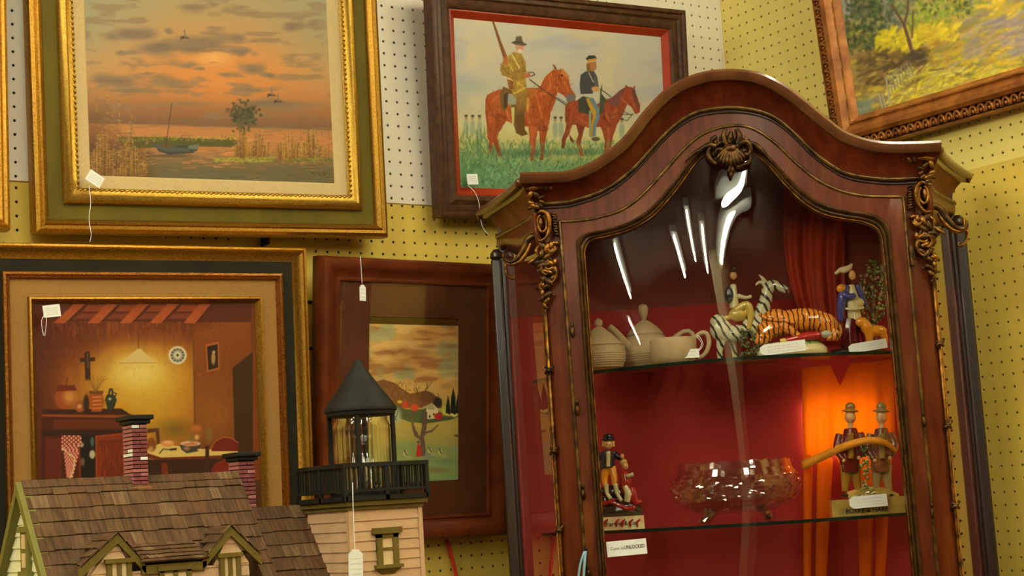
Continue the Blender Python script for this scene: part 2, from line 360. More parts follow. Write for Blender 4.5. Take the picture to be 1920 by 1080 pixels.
# frame rails: profile points (inset from the outer edge, height towards the room), mitred round a rectangle
def rail(parent, name, rect, prof, mat, back=None, smooth=35):
    l, r, b, t = rect; pr = list(prof)
    if back is not None: pr = [(pr[0][0], back)]+pr+[(pr[-1][0], back)]
    rows = []
    for i, h in pr: rows.append([(l+i, -h, b+i), (r-i, -h, b+i), (r-i, -h, t-i), (l+i, -h, t-i)])
    return MB().loft(rows, closed_u=True, closed_v=back is not None).build(name, mat, parent, smooth=smooth)
def beads(parent, name, rect, inset, h, step, size, mat, shape='rope', ang=0.6):
    l, r, b, t = rect; mb = MB(); l += inset; r -= inset; b += inset; t -= inset
    for (x0, z0, x1, z1) in ((l, b, r, b), (r, b, r, t), (r, t, l, t), (l, t, l, b)):
        L = math.hypot(x1-x0, z1-z0); n = int(L/step); th = math.atan2(z1-z0, x1-x0)
        for k in range(n):
            s = (k+.5)/n; c = (x0+(x1-x0)*s, -h, z0+(z1-z0)*s)
            if shape == 'rope': mb.ell(c, size, 6, 5, R=Matrix.Rotation(-(th+ang), 3, 'Y'))
            elif shape == 'scallop':
                R = Matrix.Rotation(-th, 3, 'Y'); pts = []
                for q in range(9):
                    a = PI*q/8; pts.append(Vector(c)+R @ Vector((math.cos(a)*size[0], 0, math.sin(a)*size[1])))
                mb.tube(pts, size[2], 6)
                mb.ell(Vector(c)+R @ Vector((0, .001, size[1]*.35)), size[2]*1.3, 6, 5)
    return mb.build(name, mat, parent, smooth=True)
def price_tag(px, py, on, d, w, h, rot, label, string=None, cat='price tag', shape='rect', lines=3, sd=0, lift=0.003):
    """paper tag hanging in front of a wall-plane; string = list of photo points"""
    p = on(px, py, d); rz = 0 if on is on_a else -PI/2
    e = empty('price_tag', p, (0, rot, rz), label=label, cat=cat)
    if shape == 'rect': P = [(-w/2, -h/2), (w/2, -h/2), (w/2, h/2), (-w/2, h/2)]
    elif shape == 'tag': P = [(-w/2, -h/2), (w/2, -h/2), (w/2, h*.32), (w*.22, h/2), (-w*.22, h/2), (-w/2, h*.32)]
    elif shape == 'side': P = [(-w/2, -h*.25), (-w*.36, -h/2), (w/2, -h/2), (w/2, h/2), (-w*.36, h/2), (-w/2, h*.25)]
    MB().prism([(x, z) for x, z in P], -0.0004, 0.0004).build('paper', M_paper, e)
    rr = random.Random(sd+5); tx = MB()
    for k in range(lines):
        z = h*(.22-.5*k/max(1, lines-1)) if lines > 1 else 0; x = -w*.36
        while x < w*.34:
            l = rr.uniform(.03, .10)*w; tx.tube([(x, -.0007, z), (x+l*.5, -.0007, z+rr.uniform(-.04, .05)*h), (x+l, -.0007, z)], 0.00022, 4); x += l+w*.03
    tx.build('handwriting', M_ink, e)
    if string:
        Mi = Matrix.Translation(Vector(p)) @ Euler((0, rot, rz)).to_matrix().to_4x4(); Mi.invert()
        for st in string:
            pts = [Mi @ Vector(on(x, y, d+.002)) for x, y in st]; MB().tube(spline(pts, 14), 0.0006, 6).build('string', M_string, e, smooth=True)
    return e
M_paper = pm('tag_paper', C(222, 205, 178), 0.8); M_ink = pm('tag_ink', C(130, 100, 80), .8); M_string = pm('tag_string', C(225, 210, 180), 0.8)
# ------------------------------------------------------------------ frame materials
M_gold = pm('gold_leaf', C(190, 134, 44, .6), 0.38, 0.88, col2=C(150, 96, 26, .6), nscale=300, bump=0.15, bscale=500, lo=.3, hi=.6)
M_goldb = pm('bright_gold_leaf', C(200, 150, 56, .62), 0.38, 0.85, col2=C(164, 112, 34, .62), nscale=300, bump=0.25, bscale=500, lo=.3, hi=.6)
M_goldd = pm('dull_gold', C(150, 92, 30), 0.38, 0.8, col2=C(104, 56, 16), nscale=300, bump=0.4, bscale=260)
M_bronze_wood = pm('antique_gold_wood', C(158, 92, 34), 0.4, 0.35, col2=C(112, 58, 18), nscale=25, bump=0.3, bscale=120)
M_olive = pm('olive_panel', C(98, 80, 14, .8), 0.7, col2=C(84, 68, 12, .8), nscale=14, stretch=(1, 1, .3))
M_linen = pm('pale_linen', C(208, 174, 116, .66), 0.85, col2=C(200, 164, 106, .66), nscale=300, bump=0.3, bscale=900)
M_linen2 = pm('tan_linen', C(156, 112, 54, .72), 0.9, col2=C(148, 102, 48, .72), nscale=300, bump=0.3, bscale=900)
M_blackp = pm('black_panel', C(30, 26, 14), 0.8, col2=C(24, 20, 10), nscale=8)
M_dkwood = pm('dark_walnut', C(80, 48, 26, .8), 0.42, col2=C(58, 32, 16, .8), nscale=60, stretch=(1, 1, 1), bump=.15, bscale=60)
M_red = pm('red_lacquer', C(156, 50, 20, .8), 0.38, col2=C(140, 40, 16, .8), nscale=10)
M_mahog = pm('mahogany_stain', C(106, 44, 16, .75), 0.33, col2=C(80, 30, 10, .75), nscale=18, bump=.1, bscale=60)
M_matb = pm('brown_mat_board', C(84, 40, 16), 0.7, col2=C(72, 36, 15), nscale=20)
M_pane = glass('picture_glass', mul=.9)

def Rz(z): return tuple(z)
def frame(name, O, ang, label, base=0.0, cat='painting'):
    return empty(name, (O[0], O[1], O[2]+1.5), [math.radians(ang[0]), math.radians(ang[1]), math.radians(ang[2]+base)], label=label, cat=cat)

# ================================================================== 1 marsh at sunset
F1 = frame('framed_painting', (-1.6957, -.05, .5223), (3.14, -1.46, -1.32), 'orange marsh sunset painting with a small boat, in a gold and olive green frame')
R1 = (0, .705, 0, .64)
rail(F1, 'outer_moulding', R1, [(0, -.004), (.002, .004), (.008, .008), (.014, .005), (.017, .008), (.022, .004), (.0265, -.004)], M_gold, back=-.026)
rail(F1, 'green_panel', R1, [(.0262, -.006), (.055, -.006)], M_olive, back=-.022)
rail(F1, 'inner_moulding', R1, [(.0535, -.005), (.055, .002), (.060, .007), (.066, .009), (.071, .004), (.078, .002), (.083, -.005)], M_goldb, back=-.02)
beads(F1, 'rope_carving', R1, .079, .001, .0095, (.0058, .0028, .0030), M_goldb)
rail(F1, 'liner', R1, [(.0825, -.006), (.104, -.009), (.1075, -.012)], M_linen, back=-.02)
c = Pic(150, -110, 650, 350, 1.5)
c.grad([(-110, (150, 145, 115)), (0, (172, 146, 98)), (60, (190, 142, 84)), (115, (212, 140, 70)), (160, (200, 124, 60)), (200, (160, 102, 58)), (228, (124, 88, 62)), (232, (186, 122, 66)), (262, (196, 124, 70)), (300, (140, 104, 66)), (345, (104, 98, 68))], slope=0.03)
n1 = c.noise(90, 40, 3); n2 = c.noise(60, 14, 5, 4)
xx = (c.X[None, :]-400)/240; sky = (c.Y[:, None] < 232+.03*(c.X[None, :]-165))
c.mix((150, 148, 118), np.clip(np.abs(xx)*1.15-.35, 0, .75)*np.clip((230-c.Y[:, None])/180, 0, 1))
c.mix((222, 140, 62), np.clip(1-np.hypot((c.X[None, :]-420)/170, (c.Y[:, None]-140)/70), 0, 1)*.9*sky)
c.mix((236, 170, 90), np.clip(1-np.hypot((c.X[None, :]-400)/50, (c.Y[:, None]-108)/22), 0, 1)*.9)
c.mix((140, 112, 82), np.clip((n2-.55)*5, 0, .7)*sky)
for (x, y, rx, ry, a) in [(355, 15, 34, 9, .7), (400, 8, 14, 5, .5), (250, 62, 40, 16, .7), (235, 100, 22, 7, .7), (295, 88, 50, 14, .7), (345, 88, 62, 18, .75), (430, 72, 30, 12, .6), (315, 58, 12, 6, .6), (452, 98, 20, 8, .75), (345, 122, 26, 8, .6), (375, 128, 16, 4, .5), (438, 140, 18, 7, .7), (475, 128, 28, 12, .7), (500, 140, 18, 7, .6), (218, 150, 50, 12, .6), (310, 152, 36, 12, .6), (485, 168, 40, 8, .4), (555, 50, 28, 9, .6), (590, 42, 26, 10, .6), (480, 75, 26, 5, .5), (275, 138, 14, 4, .5), (200, 68, 24, 8, .5), (350, 163, 40, 4, .4), (270, 170, 60, 6, .5), (520, 195, 90, 9, .5), (340, 195, 60, 6, .4)]:
    r_ = random.Random(int(x*7+y))
    for k in range(9): c.ell(x+r_.gauss(0, rx*.45), y+r_.gauss(0, ry*.3), rx*r_.uniform(.25, .55), ry*r_.uniform(.3, .6), (r_.choice([(132, 108, 84), (122, 100, 80), (142, 114, 84)])), a*.75, .8)
c.strokes(260, (165, 236, 640, 345), 0.0, 22, 1.8, [(208, 132, 76), (220, 150, 84), (112, 94, 68), (96, 88, 64), (120, 108, 76)], .45, 3, .03)
c.mix((98, 92, 62), np.clip((c.Y[:, None]-282)/60, 0, .75)*np.ones_like(n2)); c.strokes(240, (165, 285, 640, 345), 0.0, 20, 1.5, [(132, 112, 72), (80, 76, 56), (170, 120, 72), (100, 100, 74)], .5, 4, .03)
c.mix((232, 158, 86), np.clip(1-np.hypot((c.X[None, :]-400)/110, (c.Y[:, None]-262)/9), 0, 1)*.8)
c.strokes(60, (340, 268, 440, 315), 0.0, 20, 1.6, [(226, 140, 80), (214, 128, 74)], .6, 9, .03)
c.poly([(222, 256), (300, 257), (440, 262), (452, 270), (440, 276), (340, 274), (230, 280)], (84, 80, 30)); c.strokes(260, (222, 257, 446, 266), PI/2, 4, 1.5, [(150, 138, 40), (128, 112, 30), (166, 150, 60), (90, 84, 26)], .8, 5, .5)
c.poly([(286, 268), (300, 273), (330, 274), (374, 270), (370, 282), (362, 287), (318, 290), (298, 284)], (62, 62, 54)); c.poly([(288, 268), (302, 271), (330, 276), (352, 278), (356, 284), (312, 284), (294, 278)], (78, 84, 74)); c.poly([(352, 273), (374, 270), (371, 280), (354, 279)], (104, 112, 92)); c.poly([(300, 271), (322, 272), (322, 276), (304, 275)], (110, 66, 40))
c.line([(311, 276), (322, 194)], 1.3, (66, 46, 30)); c.ell(322, 292, 38, 3, (72, 62, 52), .6, .5); c.line([(364, 282), (366, 290)], 1.4, (120, 122, 104))
r_ = random.Random(3)
for k in range(260):
    x = 458+r_.gauss(0, 11); y = 216+r_.gauss(0, 11); c.ell(x, y, r_.uniform(1.5, 4), r_.uniform(1.5, 3.5), r_.choice([(70, 66, 40), (84, 76, 46), (98, 84, 52), (60, 60, 38)]), .8, .5)
c.line([(458, 240), (460, 268)], 3, (66, 54, 32))
def reeds(x0, x1, yb, ytop, n, seed, dark=.6):
    rr = random.Random(seed)
    for _ in range(n):
        x = rr.uniform(x0, x1); f = rr.random(); y1 = yb-(yb-ytop)*rr.uniform(.25, 1)*(.5+.5*math.sin(PI*(x-x0)/(x1-x0)*2.2)**2); col = rr.choice([(150, 100, 36), (120, 76, 28), (172, 128, 56), (90, 58, 26), (104, 70, 30)])
        c.line([(x, yb-rr.uniform(0, 8)), (x+rr.gauss(0, 2), y1)], rr.uniform(.8, 1.8), col, .75)
        for j in range(5):
            yy = y1+j*rr.uniform(2, 5); c.line([(x, yy), (x+rr.choice((-1, 1))*rr.uniform(3, 7), yy-rr.uniform(-1, 3))], 1.1, rr.choice([(186, 142, 66), (150, 104, 44), (206, 160, 84)]), .6)
c.ell(176, 300, 40, 75, (96, 62, 30), .8, .6); c.ell(215, 318, 52, 48, (88, 56, 28), .85, .6); c.ell(200, 325, 55, 40, (70, 44, 22), .8, .6); c.ell(262, 322, 22, 34, (104, 72, 36), .7, .7)
for x, yt in ((182, 178), (200, 176), (225, 180), (212, 205), (246, 212), (272, 250)):
    for j in range(40):
        f = j/40; y = yt+f*(335-yt); rr = random.Random(x*50+j); c.line([(x+rr.gauss(0, 1.5+2*f), y), (x+rr.gauss(0, 3+9*f), y-rr.uniform(0, 4))], 1.4, rr.choice([(168, 116, 50), (140, 92, 36), (120, 76, 32), (196, 150, 74)]), .7)
reeds(170, 276, 334, 236, 190, 21); reeds(440, 505, 300, 236, 120, 22); reeds(520, 615, 303, 240, 190, 23)
c.strokes(90, (560, 225, 632, 262), PI/2, 9, 1, [(126, 90, 54), (144, 104, 62)], .5, 8, .2); c.strokes(200, (400, 295, 510, 304), 0, 5, 2, [(156, 146, 50), (124, 118, 40), (180, 168, 70)], .8, 6, .2); c.strokes(110, (535, 297, 632, 303), 0, 5, 2, [(140, 132, 48), (110, 104, 40)], .8, 7, .2)
for bx, by in ((345, 70), (508, 178), (520, 190)):
    c.ell(bx, by, 7, 2.4, (92, 64, 44), 1, .2, .1); c.line([(bx+2, by), (bx+1, by-13)], 3.2, (128, 104, 88), .9); c.line([(bx-1, by), (bx-6, by+3)], 2, (66, 48, 36)); c.line([(bx+6, by), (bx+9, by+2)], 1.5, (70, 50, 36))
c.line([(582, 326), (586, 322), (589, 327)], 1, (50, 44, 30)); c.line([(592, 323), (592, 328)], 1, (50, 44, 30)); c.line([(597, 322), (599, 328), (604, 328)], 1, (50, 44, 30)); c.line([(606, 322), (608, 329), (612, 324)], 1, (50, 44, 30))
SUN = c
c.blur(1)
canvas(F1, (.106, .599, .106, .533), .012, c, GAIN*np.array([.62, .56, .48]), name='canvas')

# ================================================================== 0 gold sliver at the left edge
F0 = frame('gold_picture_frame', (-1.7377, -.05, .5266), (.1, .2, 0), 'plain gold frame cut off by the left edge beside the marsh sunset', cat='picture frame')
R0 = (-.5, 0, 0, .62)
rail(F0, 'moulding', R0, [(0, -.006), (.002, .004), (.007, .007), (.012, .003), (.016, .006), (.022, .004), (.030, -.006)], M_gold, back=-.028)
rail(F0, 'liner', R0, [(.0295, -.008), (.05, -.010)], M_linen, back=-.022)
MB().box((-.45, .011, .05), (-.05, .014, .57)).build('canvas', M_linen2, F0)

# ================================================================== 3 two riders
F3 = frame('framed_painting', (-.8595, -.05, .5904), (4.67, -1.84, -.98), 'painting of two riders on brown horses, dark wood frame with red inner edge')
R3 = (0, .677, 0, .482)
rail(F3, 'outer_moulding', R3, [(0, -.004), (.001, .004), (.006, .007), (.010, .0075), (.013, .003), (.017, .005), (.022, .0055), (.026, .001), (.030, .003), (.036, .006), (.042, .004), (.047, -.002)], M_dkwood, back=-.026)
rail(F3, 'red_liner', R3, [(.0465, -.003), (.050, -.002), (.0635, -.013)], M_red, back=-.022)
c = Pic(850, 10, 1250, 400, 1.9)
c.grad([(10, (172, 162, 140)), (120, (172, 156, 132)), (190, (160, 150, 124)), (235, (184, 164, 110)), (262, (168, 152, 86)), (285, (140, 138, 78)), (300, (96, 120, 72)), (345, (92, 120, 80)), (400, (88, 116, 78))], slope=.06)
n1 = c.noise(120, 26, 7, 3); n2 = c.noise(70, 60, 8, 3)
sk = np.clip((240-c.Y[:, None])/60, 0, 1); c.mix((150, 142, 138), np.clip((n1-.5)*3, 0, .6)*sk); c.mix((188, 162, 118), np.clip((n2-.52)*3.5, 0, .7)*sk); c.mix((130, 140, 126), np.clip(1-np.hypot((c.X[None, :]-880)/40, (c.Y[:, None]-160)/16), 0, 1)*.5)
for x in (874, 886, 899, 1041, 1052, 1166, 1210):
    y = 222+(x-870)*.02; c.ell(x, y+18, 5, 16, (118, 126, 104), .7, .3); c.ell(x, y-1, 2.6, 3, (150, 104, 70), .9, .2); c.ell(x, y-5, 3.2, 2.4, (58, 52, 48), .9, .2); c.line([(x-2, y+12), (x+1, y+40)], 2, (140, 140, 120), .5)
c.strokes(1500, (862, 268, 1240, 362), PI/2, 9, 1.8, [(74, 108, 68), (96, 128, 82), (56, 88, 56), (120, 146, 96), (134, 142, 92), (66, 100, 72)], .55, 12, .55)
c.strokes(500, (862, 300, 1240, 362), PI/2, 6, 2.4, [(112, 146, 112), (60, 92, 64), (132, 158, 118), (50, 78, 50)], .5, 13, .9); c.ell(985, 287, 55, 7, (52, 82, 58), .7, .6); c.ell(1095, 285, 40, 6, (58, 86, 58), .7, .6); c.strokes(200, (862, 258, 910, 350), PI/2, 16, 1.6, [(62, 96, 58), (84, 112, 66)], .6, 15, .3)
Z = lambda P: [(900+x*.2594, 30+y*.2593) for x, y in P]
CH = (158, 72, 30); CD = (112, 46, 20); CL = (190, 104, 52)
# first horse
c.poly(Z([(60, 560), (40, 600), (38, 700), (50, 800), (52, 880), (66, 900), (64, 985), (84, 985), (96, 880), (84, 760), (70, 640)]), (140, 60, 26))
c.poly(Z([(46, 610), (70, 560), (140, 530), (250, 560), (330, 520), (430, 520), (470, 440), (520, 395), (545, 385), (600, 395), (640, 450), (655, 520), (690, 570), (680, 610), (640, 610), (600, 570), (560, 550), (545, 620), (510, 700), (500, 780), (470, 830), (420, 830), (350, 800), (260, 790), (200, 760), (150, 760), (110, 800), (70, 740), (48, 680)]), CH, 1, (140, 60, 26))
c.poly(Z([(60, 720), (150, 740), (190, 760), (140, 830), (126, 880), (150, 980), (158, 1015), (130, 1015), (100, 930), (88, 880), (70, 800)]), CH, 1, CD)
c.poly(Z([(100, 700), (200, 720), (150, 830), (120, 840)]), CD, .6)
c.poly(Z([(345, 770), (420, 800), (408, 880), (400, 980), (388, 1045), (366, 1045), (362, 960), (356, 860)]), (168, 82, 38), 1, (130, 56, 26))
c.poly(Z([(425, 790), (500, 770), (478, 870), (462, 960), (458, 1040), (432, 1040), (434, 940), (430, 860)]), (150, 68, 30), 1, (120, 50, 24))
for P, col, w in [([(90, 620), (150, 560), (200, 600)], CL, 9), ([(60, 640), (90, 720), (140, 760)], CD, 8), ([(400, 560), (430, 660), (450, 740)], CL, 8), ([(500, 440), (510, 500), (480, 560), (430, 560)], CL, 7), ([(540, 400), (548, 470), (545, 550)], CD, 5), ([(360, 640), (340, 720), (360, 780)], CL, 8), ([(540, 560), (500, 660), (480, 700)], CD, 7), ([(380, 820), (378, 940)], CL, 4), ([(440, 820), (446, 930)], (180, 92, 46), 4), ([(120, 860), (146, 970)], CL, 3), ([(230, 740), (330, 780), (420, 800)], CD, 6), ([(190, 690), (220, 760)], CL, 8), ([(590, 420), (610, 480), (640, 540)], CL, 6), ([(570, 430), (580, 470)], CD, 8), ([(560, 500), (600, 560)], CD, 6)]: [c.line(Z(P), w*.26*q_, col, .2) for q_ in (2.6, 1.8, 1.2)]
c.ell(*Z([(455, 815)])[0], 9, 5, (92, 36, 18), .8, .4); c.poly(Z([(545, 390), (522, 350), (534, 352), (556, 380)]), (120, 50, 24)); c.poly(Z([(570, 385), (600, 380), (640, 430), (650, 475), (620, 440), (590, 420)]), (178, 104, 48), .9)
c.poly(Z([(620, 580), (655, 560), (694, 580), (684, 625), (650, 650), (628, 620)]), (98, 84, 80)); c.ell(*Z([(592, 430)])[0], 2, 2, (50, 24, 14))
# saddle cloth and first rider
c.poly(Z([(140, 560), (170, 510), (240, 540), (230, 600), (170, 690), (150, 660)]), (104, 72, 34)); c.poly(Z([(196, 560), (262, 570), (275, 630), (230, 660), (196, 630)]), (140, 132, 112)); c.poly(Z([(170, 570), (205, 550), (196, 660), (170, 680)]), (66, 48, 34))
c.poly(Z([(330, 520), (400, 520), (420, 545), (370, 600), (350, 680), (330, 660)]), (156, 84, 38)); c.poly(Z([(340, 590), (360, 600), (350, 680), (332, 672)]), (172, 120, 40))
c.poly(Z([(225, 640), (330, 640), (320, 720), (300, 860), (262, 850), (240, 770)]), (96, 72, 34)); c.poly(Z([(225, 660), (250, 660), (246, 780), (232, 780)]), (176, 158, 92)); c.poly(Z([(262, 720), (320, 700), (324, 820), (348, 856), (300, 868), (270, 850)]), (92, 60, 28))
c.poly(Z([(240, 470), (330, 440), (340, 560), (326, 690), (262, 690), (262, 600), (230, 560)]), (160, 122, 44), 1, (112, 74, 36))
c.poly(Z([(150, 350), (190, 300), (240, 262), (300, 270), (330, 330), (335, 430), (320, 460), (240, 470), (190, 440), (160, 430), (145, 390)]), (152, 116, 46), 1, (132, 96, 38)); c.poly(Z([(196, 460), (240, 450), (246, 530), (210, 530)]), (122, 66, 30))
for P, col, w in [([(228, 275), (285, 375)], (206, 184, 130), 2.6), ([(160, 360), (230, 400), (330, 400)], (110, 78, 30), 2), ([(300, 300), (318, 400)], (108, 76, 30), 3), ([(200, 330), (240, 400)], (184, 146, 66), 3), ([(180, 440), (235, 465)], (206, 184, 130), 2.6), ([(270, 480), (320, 520), (250, 560)], (186, 150, 60), 4), ([(170, 380), (210, 420)], (114, 84, 34), 3)]: c.line(Z(P), w, col, .8)
c.poly(Z([(252, 205), (315, 205), (314, 250), (290, 275), (262, 262)]), (176, 118, 84)); c.ell(*Z([(290, 255)])[0], 5, 4, (196, 180, 160), .8, .4); c.poly(Z([(222, 190), (255, 180), (262, 148), (300, 145), (310, 190), (344, 206), (320, 216), (250, 206)]), (84, 70, 50)); c.line(Z([(250, 186), (310, 192)]), 2, (50, 40, 28))
c.poly(Z([(84, 30), (100, 35), (160, 200), (196, 290), (170, 310), (150, 250)]), (132, 74, 42)); c.line(Z([(90, 30), (180, 300)]), 1.6, (70, 50, 40)); c.poly(Z([(165, 300), (205, 290), (206, 350), (170, 345)]), (160, 86, 44))
c.ell(*Z([(340, 430)])[0], 7, 4.5, (164, 84, 50), 1, .2); c.line(Z([(350, 410), (385, 408), (396, 424), (370, 436)]), 1.8, (56, 50, 46)); c.line(Z([(360, 460), (480, 550), (625, 645)]), 2.2, (56, 50, 44)); c.line(Z([(560, 590), (640, 640)]), 1.2, (60, 54, 46))
# second horse
Z = lambda P: [(1040+x*.1945, 90+y*.1944) for x, y in P]
CH = (138, 60, 34); CD = (96, 40, 24); CL = (166, 86, 52)
c.poly(Z([(100, 560), (130, 525), (230, 500), (330, 560), (470, 520), (560, 470), (640, 400), (690, 370), (750, 380), (790, 450), (825, 560), (820, 620), (780, 640), (740, 570), (700, 540), (660, 640), (600, 740), (560, 820), (470, 820), (440, 760), (330, 770), (230, 740), (170, 740), (130, 790), (100, 700)]), CH, 1, (130, 54, 30))
c.poly(Z([(500, 500), (560, 470), (640, 400), (690, 380), (640, 470), (620, 560), (540, 550)]), (104, 62, 56)); c.poly(Z([(740, 400), (775, 400), (812, 560), (815, 610), (760, 500)]), (92, 58, 52))
c.poly(Z([(120, 700), (170, 740), (140, 830), (110, 880), (96, 970), (66, 970), (70, 880), (100, 800)]), CH, 1, CD); c.poly(Z([(205, 730), (290, 760), (258, 880), (250, 930), (285, 1040), (245, 1045), (225, 960), (205, 910), (230, 830)]), CD, 1, (140, 66, 36))
c.poly(Z([(140, 830), (190, 900), (174, 920), (150, 890)]), CD); c.poly(Z([(450, 760), (600, 740), (560, 860), (545, 950), (500, 1000), (475, 1000), (484, 900)]), CH, 1, (120, 52, 30))
for P, col, w in [([(130, 560), (120, 700)], CD, 3), ([(240, 680), (320, 740)], CL, 5), ([(500, 620), (520, 720)], CL, 4), ([(600, 600), (560, 660)], CL, 5), ([(640, 480), (700, 540)], CL, 3), ([(520, 780), (510, 960)], CL, 3), ([(740, 480), (770, 560)], CL, 3), ([(460, 560), (480, 680), (540, 750)], CD, 3)]: [c.line(Z(P), w*q_, col, .22) for q_ in (2.0, 1.4, .9)]
c.poly(Z([(680, 370), (690, 355), (705, 380)]), CD); c.poly(Z([(750, 385), (778, 362), (772, 405)]), CH)
c.poly(Z([(225, 500), (270, 465), (340, 480), (350, 560), (330, 640), (230, 620)]), (56, 54, 44)); c.poly(Z([(330, 610), (350, 600), (350, 850), (330, 850)]), (120, 132, 110))
c.poly(Z([(300, 480), (370, 480), (440, 600), (430, 680), (400, 760), (395, 850), (340, 860), (345, 760), (370, 670), (330, 560)]), (92, 108, 110)); c.poly(Z([(300, 480), (330, 490), (400, 610), (400, 660), (370, 740), (360, 850), (340, 850), (350, 740), (370, 650), (320, 540)]), (164, 118, 34)); c.ell(*Z([(395, 878)])[0], 8, 4, (76, 66, 52), 1, .2)
c.poly(Z([(250, 260), (300, 225), (380, 225), (410, 280), (425, 370), (370, 400), (370, 440), (250, 445), (240, 360)]), (62, 58, 58)); c.line(Z([(330, 240), (375, 330)]), 2, (170, 150, 120)); c.poly(Z([(375, 240), (400, 300), (420, 360), (385, 370)]), (84, 76, 66)); c.ell(*Z([(395, 395)])[0], 8, 5, (172, 122, 70), 1, .2)
c.poly(Z([(310, 140), (400, 130), (405, 190), (380, 225), (340, 225), (315, 200)]), (150, 96, 56)); c.poly(Z([(305, 160), (340, 150), (350, 225), (310, 220)]), (108, 74, 34), .9); c.poly(Z([(300, 100), (330, 72), (385, 72), (405, 95), (400, 120), (320, 128)]), (52, 46, 42)); c.poly(Z([(318, 110), (400, 98), (404, 122), (322, 132)]), (178, 122, 40))
c.poly(Z([(440, 400), (460, 340), (452, 440), (500, 500), (450, 640), (430, 640)]), (60, 64, 48)); c.line(Z([(450, 400), (540, 470)]), 1.8, (54, 52, 46)); c.line(Z([(440, 560), (540, 660), (640, 600), (740, 650)]), 1.3, (70, 60, 50)); c.line(Z([(640, 690), (700, 700), (750, 640)]), 1.4, (64, 70, 60)); c.line(Z([(640, 640), (760, 640)]), 1.4, (60, 64, 54))
c.strokes(160, (1040, 268, 1180, 290), PI/2, 7, 1.4, [(84, 112, 70), (110, 134, 84)], .6, 31, .4); c.strokes(160, (905, 276, 1030, 300), PI/2, 9, 1.6, [(64, 96, 62), (104, 134, 88), (50, 82, 54)], .6, 32, .4)
def brownish(x, y):
    j, i = int((y-c.y0)*c.k), int((x-c.x0)*c.k)
    if not (0 <= j < c.h and 0 <= i < c.w): return False
    p_ = c.a[j, i]; return p_[0] > 92 and p_[1] < p_[0]*.62
c.strokes(900, (900, 120, 1070, 310), PI/2-.2, 6, 1.5, [(196, 112, 58), (104, 44, 20), (170, 84, 38), (86, 36, 18), (214, 134, 74)], .38, 91, .35, inside=brownish); c.strokes(700, (1045, 150, 1205, 300), PI/2-.2, 5, 1.4, [(170, 92, 52), (90, 40, 24), (150, 72, 40), (76, 34, 20)], .38, 92, .35, inside=brownish)
c.strokes(260, (935, 95, 990, 215), PI/2, 6, 1.4, [(176, 140, 60), (116, 84, 34), (198, 160, 80), (96, 68, 30)], .35, 93, .5, inside=lambda x, y: brownish(x, y) or (lambda p: p[0] > 110 and p[2] < 70)(c.a[int((y-c.y0)*c.k), int((x-c.x0)*c.k)]))
c.blur(1)
canvas(F3, (.062, .615, .062, .420), .013, c, GAIN*.85, name='print', rough=.3)

# ================================================================== 5 hillside with fence, on the right wall
F5 = frame('framed_painting', (-.05, -.3732, .8392), (5.14, .27, .56), 'yellow flowering hillside painting with a picket fence, carved scalloped gilt frame', base=-90)
R5 = (0, .80, -.134, .42)
rail(F5, 'outer_edge', R5, [(0, -.006), (.0015, .004), (.004, .005), (.0055, -.001)], M_bronze_wood, back=-.026)
rail(F5, 'carved_ground', R5, [(.005, -.001), (.007, -.002), (.024, -.001), (.0255, .003)], M_blackp, back=-.024)
rail(F5, 'outer_moulding', R5, [(.025, .002), (.0265, .009), (.034, .014), (.044, .013), (.052, .006), (.056, .004), (.059, .007), (.063, .006), (.066, -.001), (.0735, -.008)], M_bronze_wood, back=-.026)
beads(F5, 'scalloped_carving', R5, .0070, .002, .0200, (.0088, .0165, .0034), M_bronze_wood, 'scallop'); beads(F5, 'pierced_beading', R5, .061, .0075, .036, (.0125, .0012, .0010), M_goldb, 'rope', 0)
c = Pic(1540, -420, 2460, 300, 1.3)
c.grad([(-420, (128, 138, 132)), (-200, (132, 134, 112)), (-130, (120, 116, 88)), (0, (138, 124, 80)), (80, (140, 118, 60)), (150, (140, 110, 50)), (230, (120, 104, 60))])
n1 = c.noise(60, 30, 9, 4); n2 = c.noise(40, 40, 10, 4)
c.mix((112, 100, 96), np.clip((n1-.55)*4, 0, .8)); c.mix((90, 70, 42), np.clip((n2-.55)*4, 0, .6)); dg = .42
c.strokes(1100, (1560, 60, 2000, 260), dg, 20, 4.5, [(176, 148, 30), (160, 128, 36), (192, 164, 52), (150, 104, 40), (108, 96, 40), (130, 106, 80), (122, 88, 52), (172, 120, 48)], .6, 41, .3)
c.strokes(900, (1700, -60, 2000, 190), dg, 24, 5, [(184, 146, 34), (196, 160, 40), (156, 108, 44), (130, 112, 50), (136, 122, 100), (174, 128, 30)], .6, 42, .25)
c.strokes(2200, (1800, -200, 2440, 190), dg, 26, 6, [(184, 146, 34), (196, 160, 40), (156, 108, 44), (130, 112, 50), (136, 122, 100), (112, 116, 50)], .6, 142, .3); c.strokes(900, (1560, -300, 1980, -60), .8, 9, 6, [(60, 76, 40), (86, 104, 44), (48, 60, 36), (116, 120, 60), (130, 130, 96)], .6, 143, 1.2)
c.strokes(120, (1800, 40, 1960, 110), dg, 30, 5, [(132, 112, 108), (116, 104, 112), (150, 120, 96)], .6, 43, .15)
c.poly([(1560, -40), (1600, -40), (1594, 30), (1575, 40)], (146, 124, 116), .9); c.strokes(60, (1560, 0, 1592, 40), .8, 14, 4, [(140, 120, 112), (130, 128, 96)], .7, 44, .4)
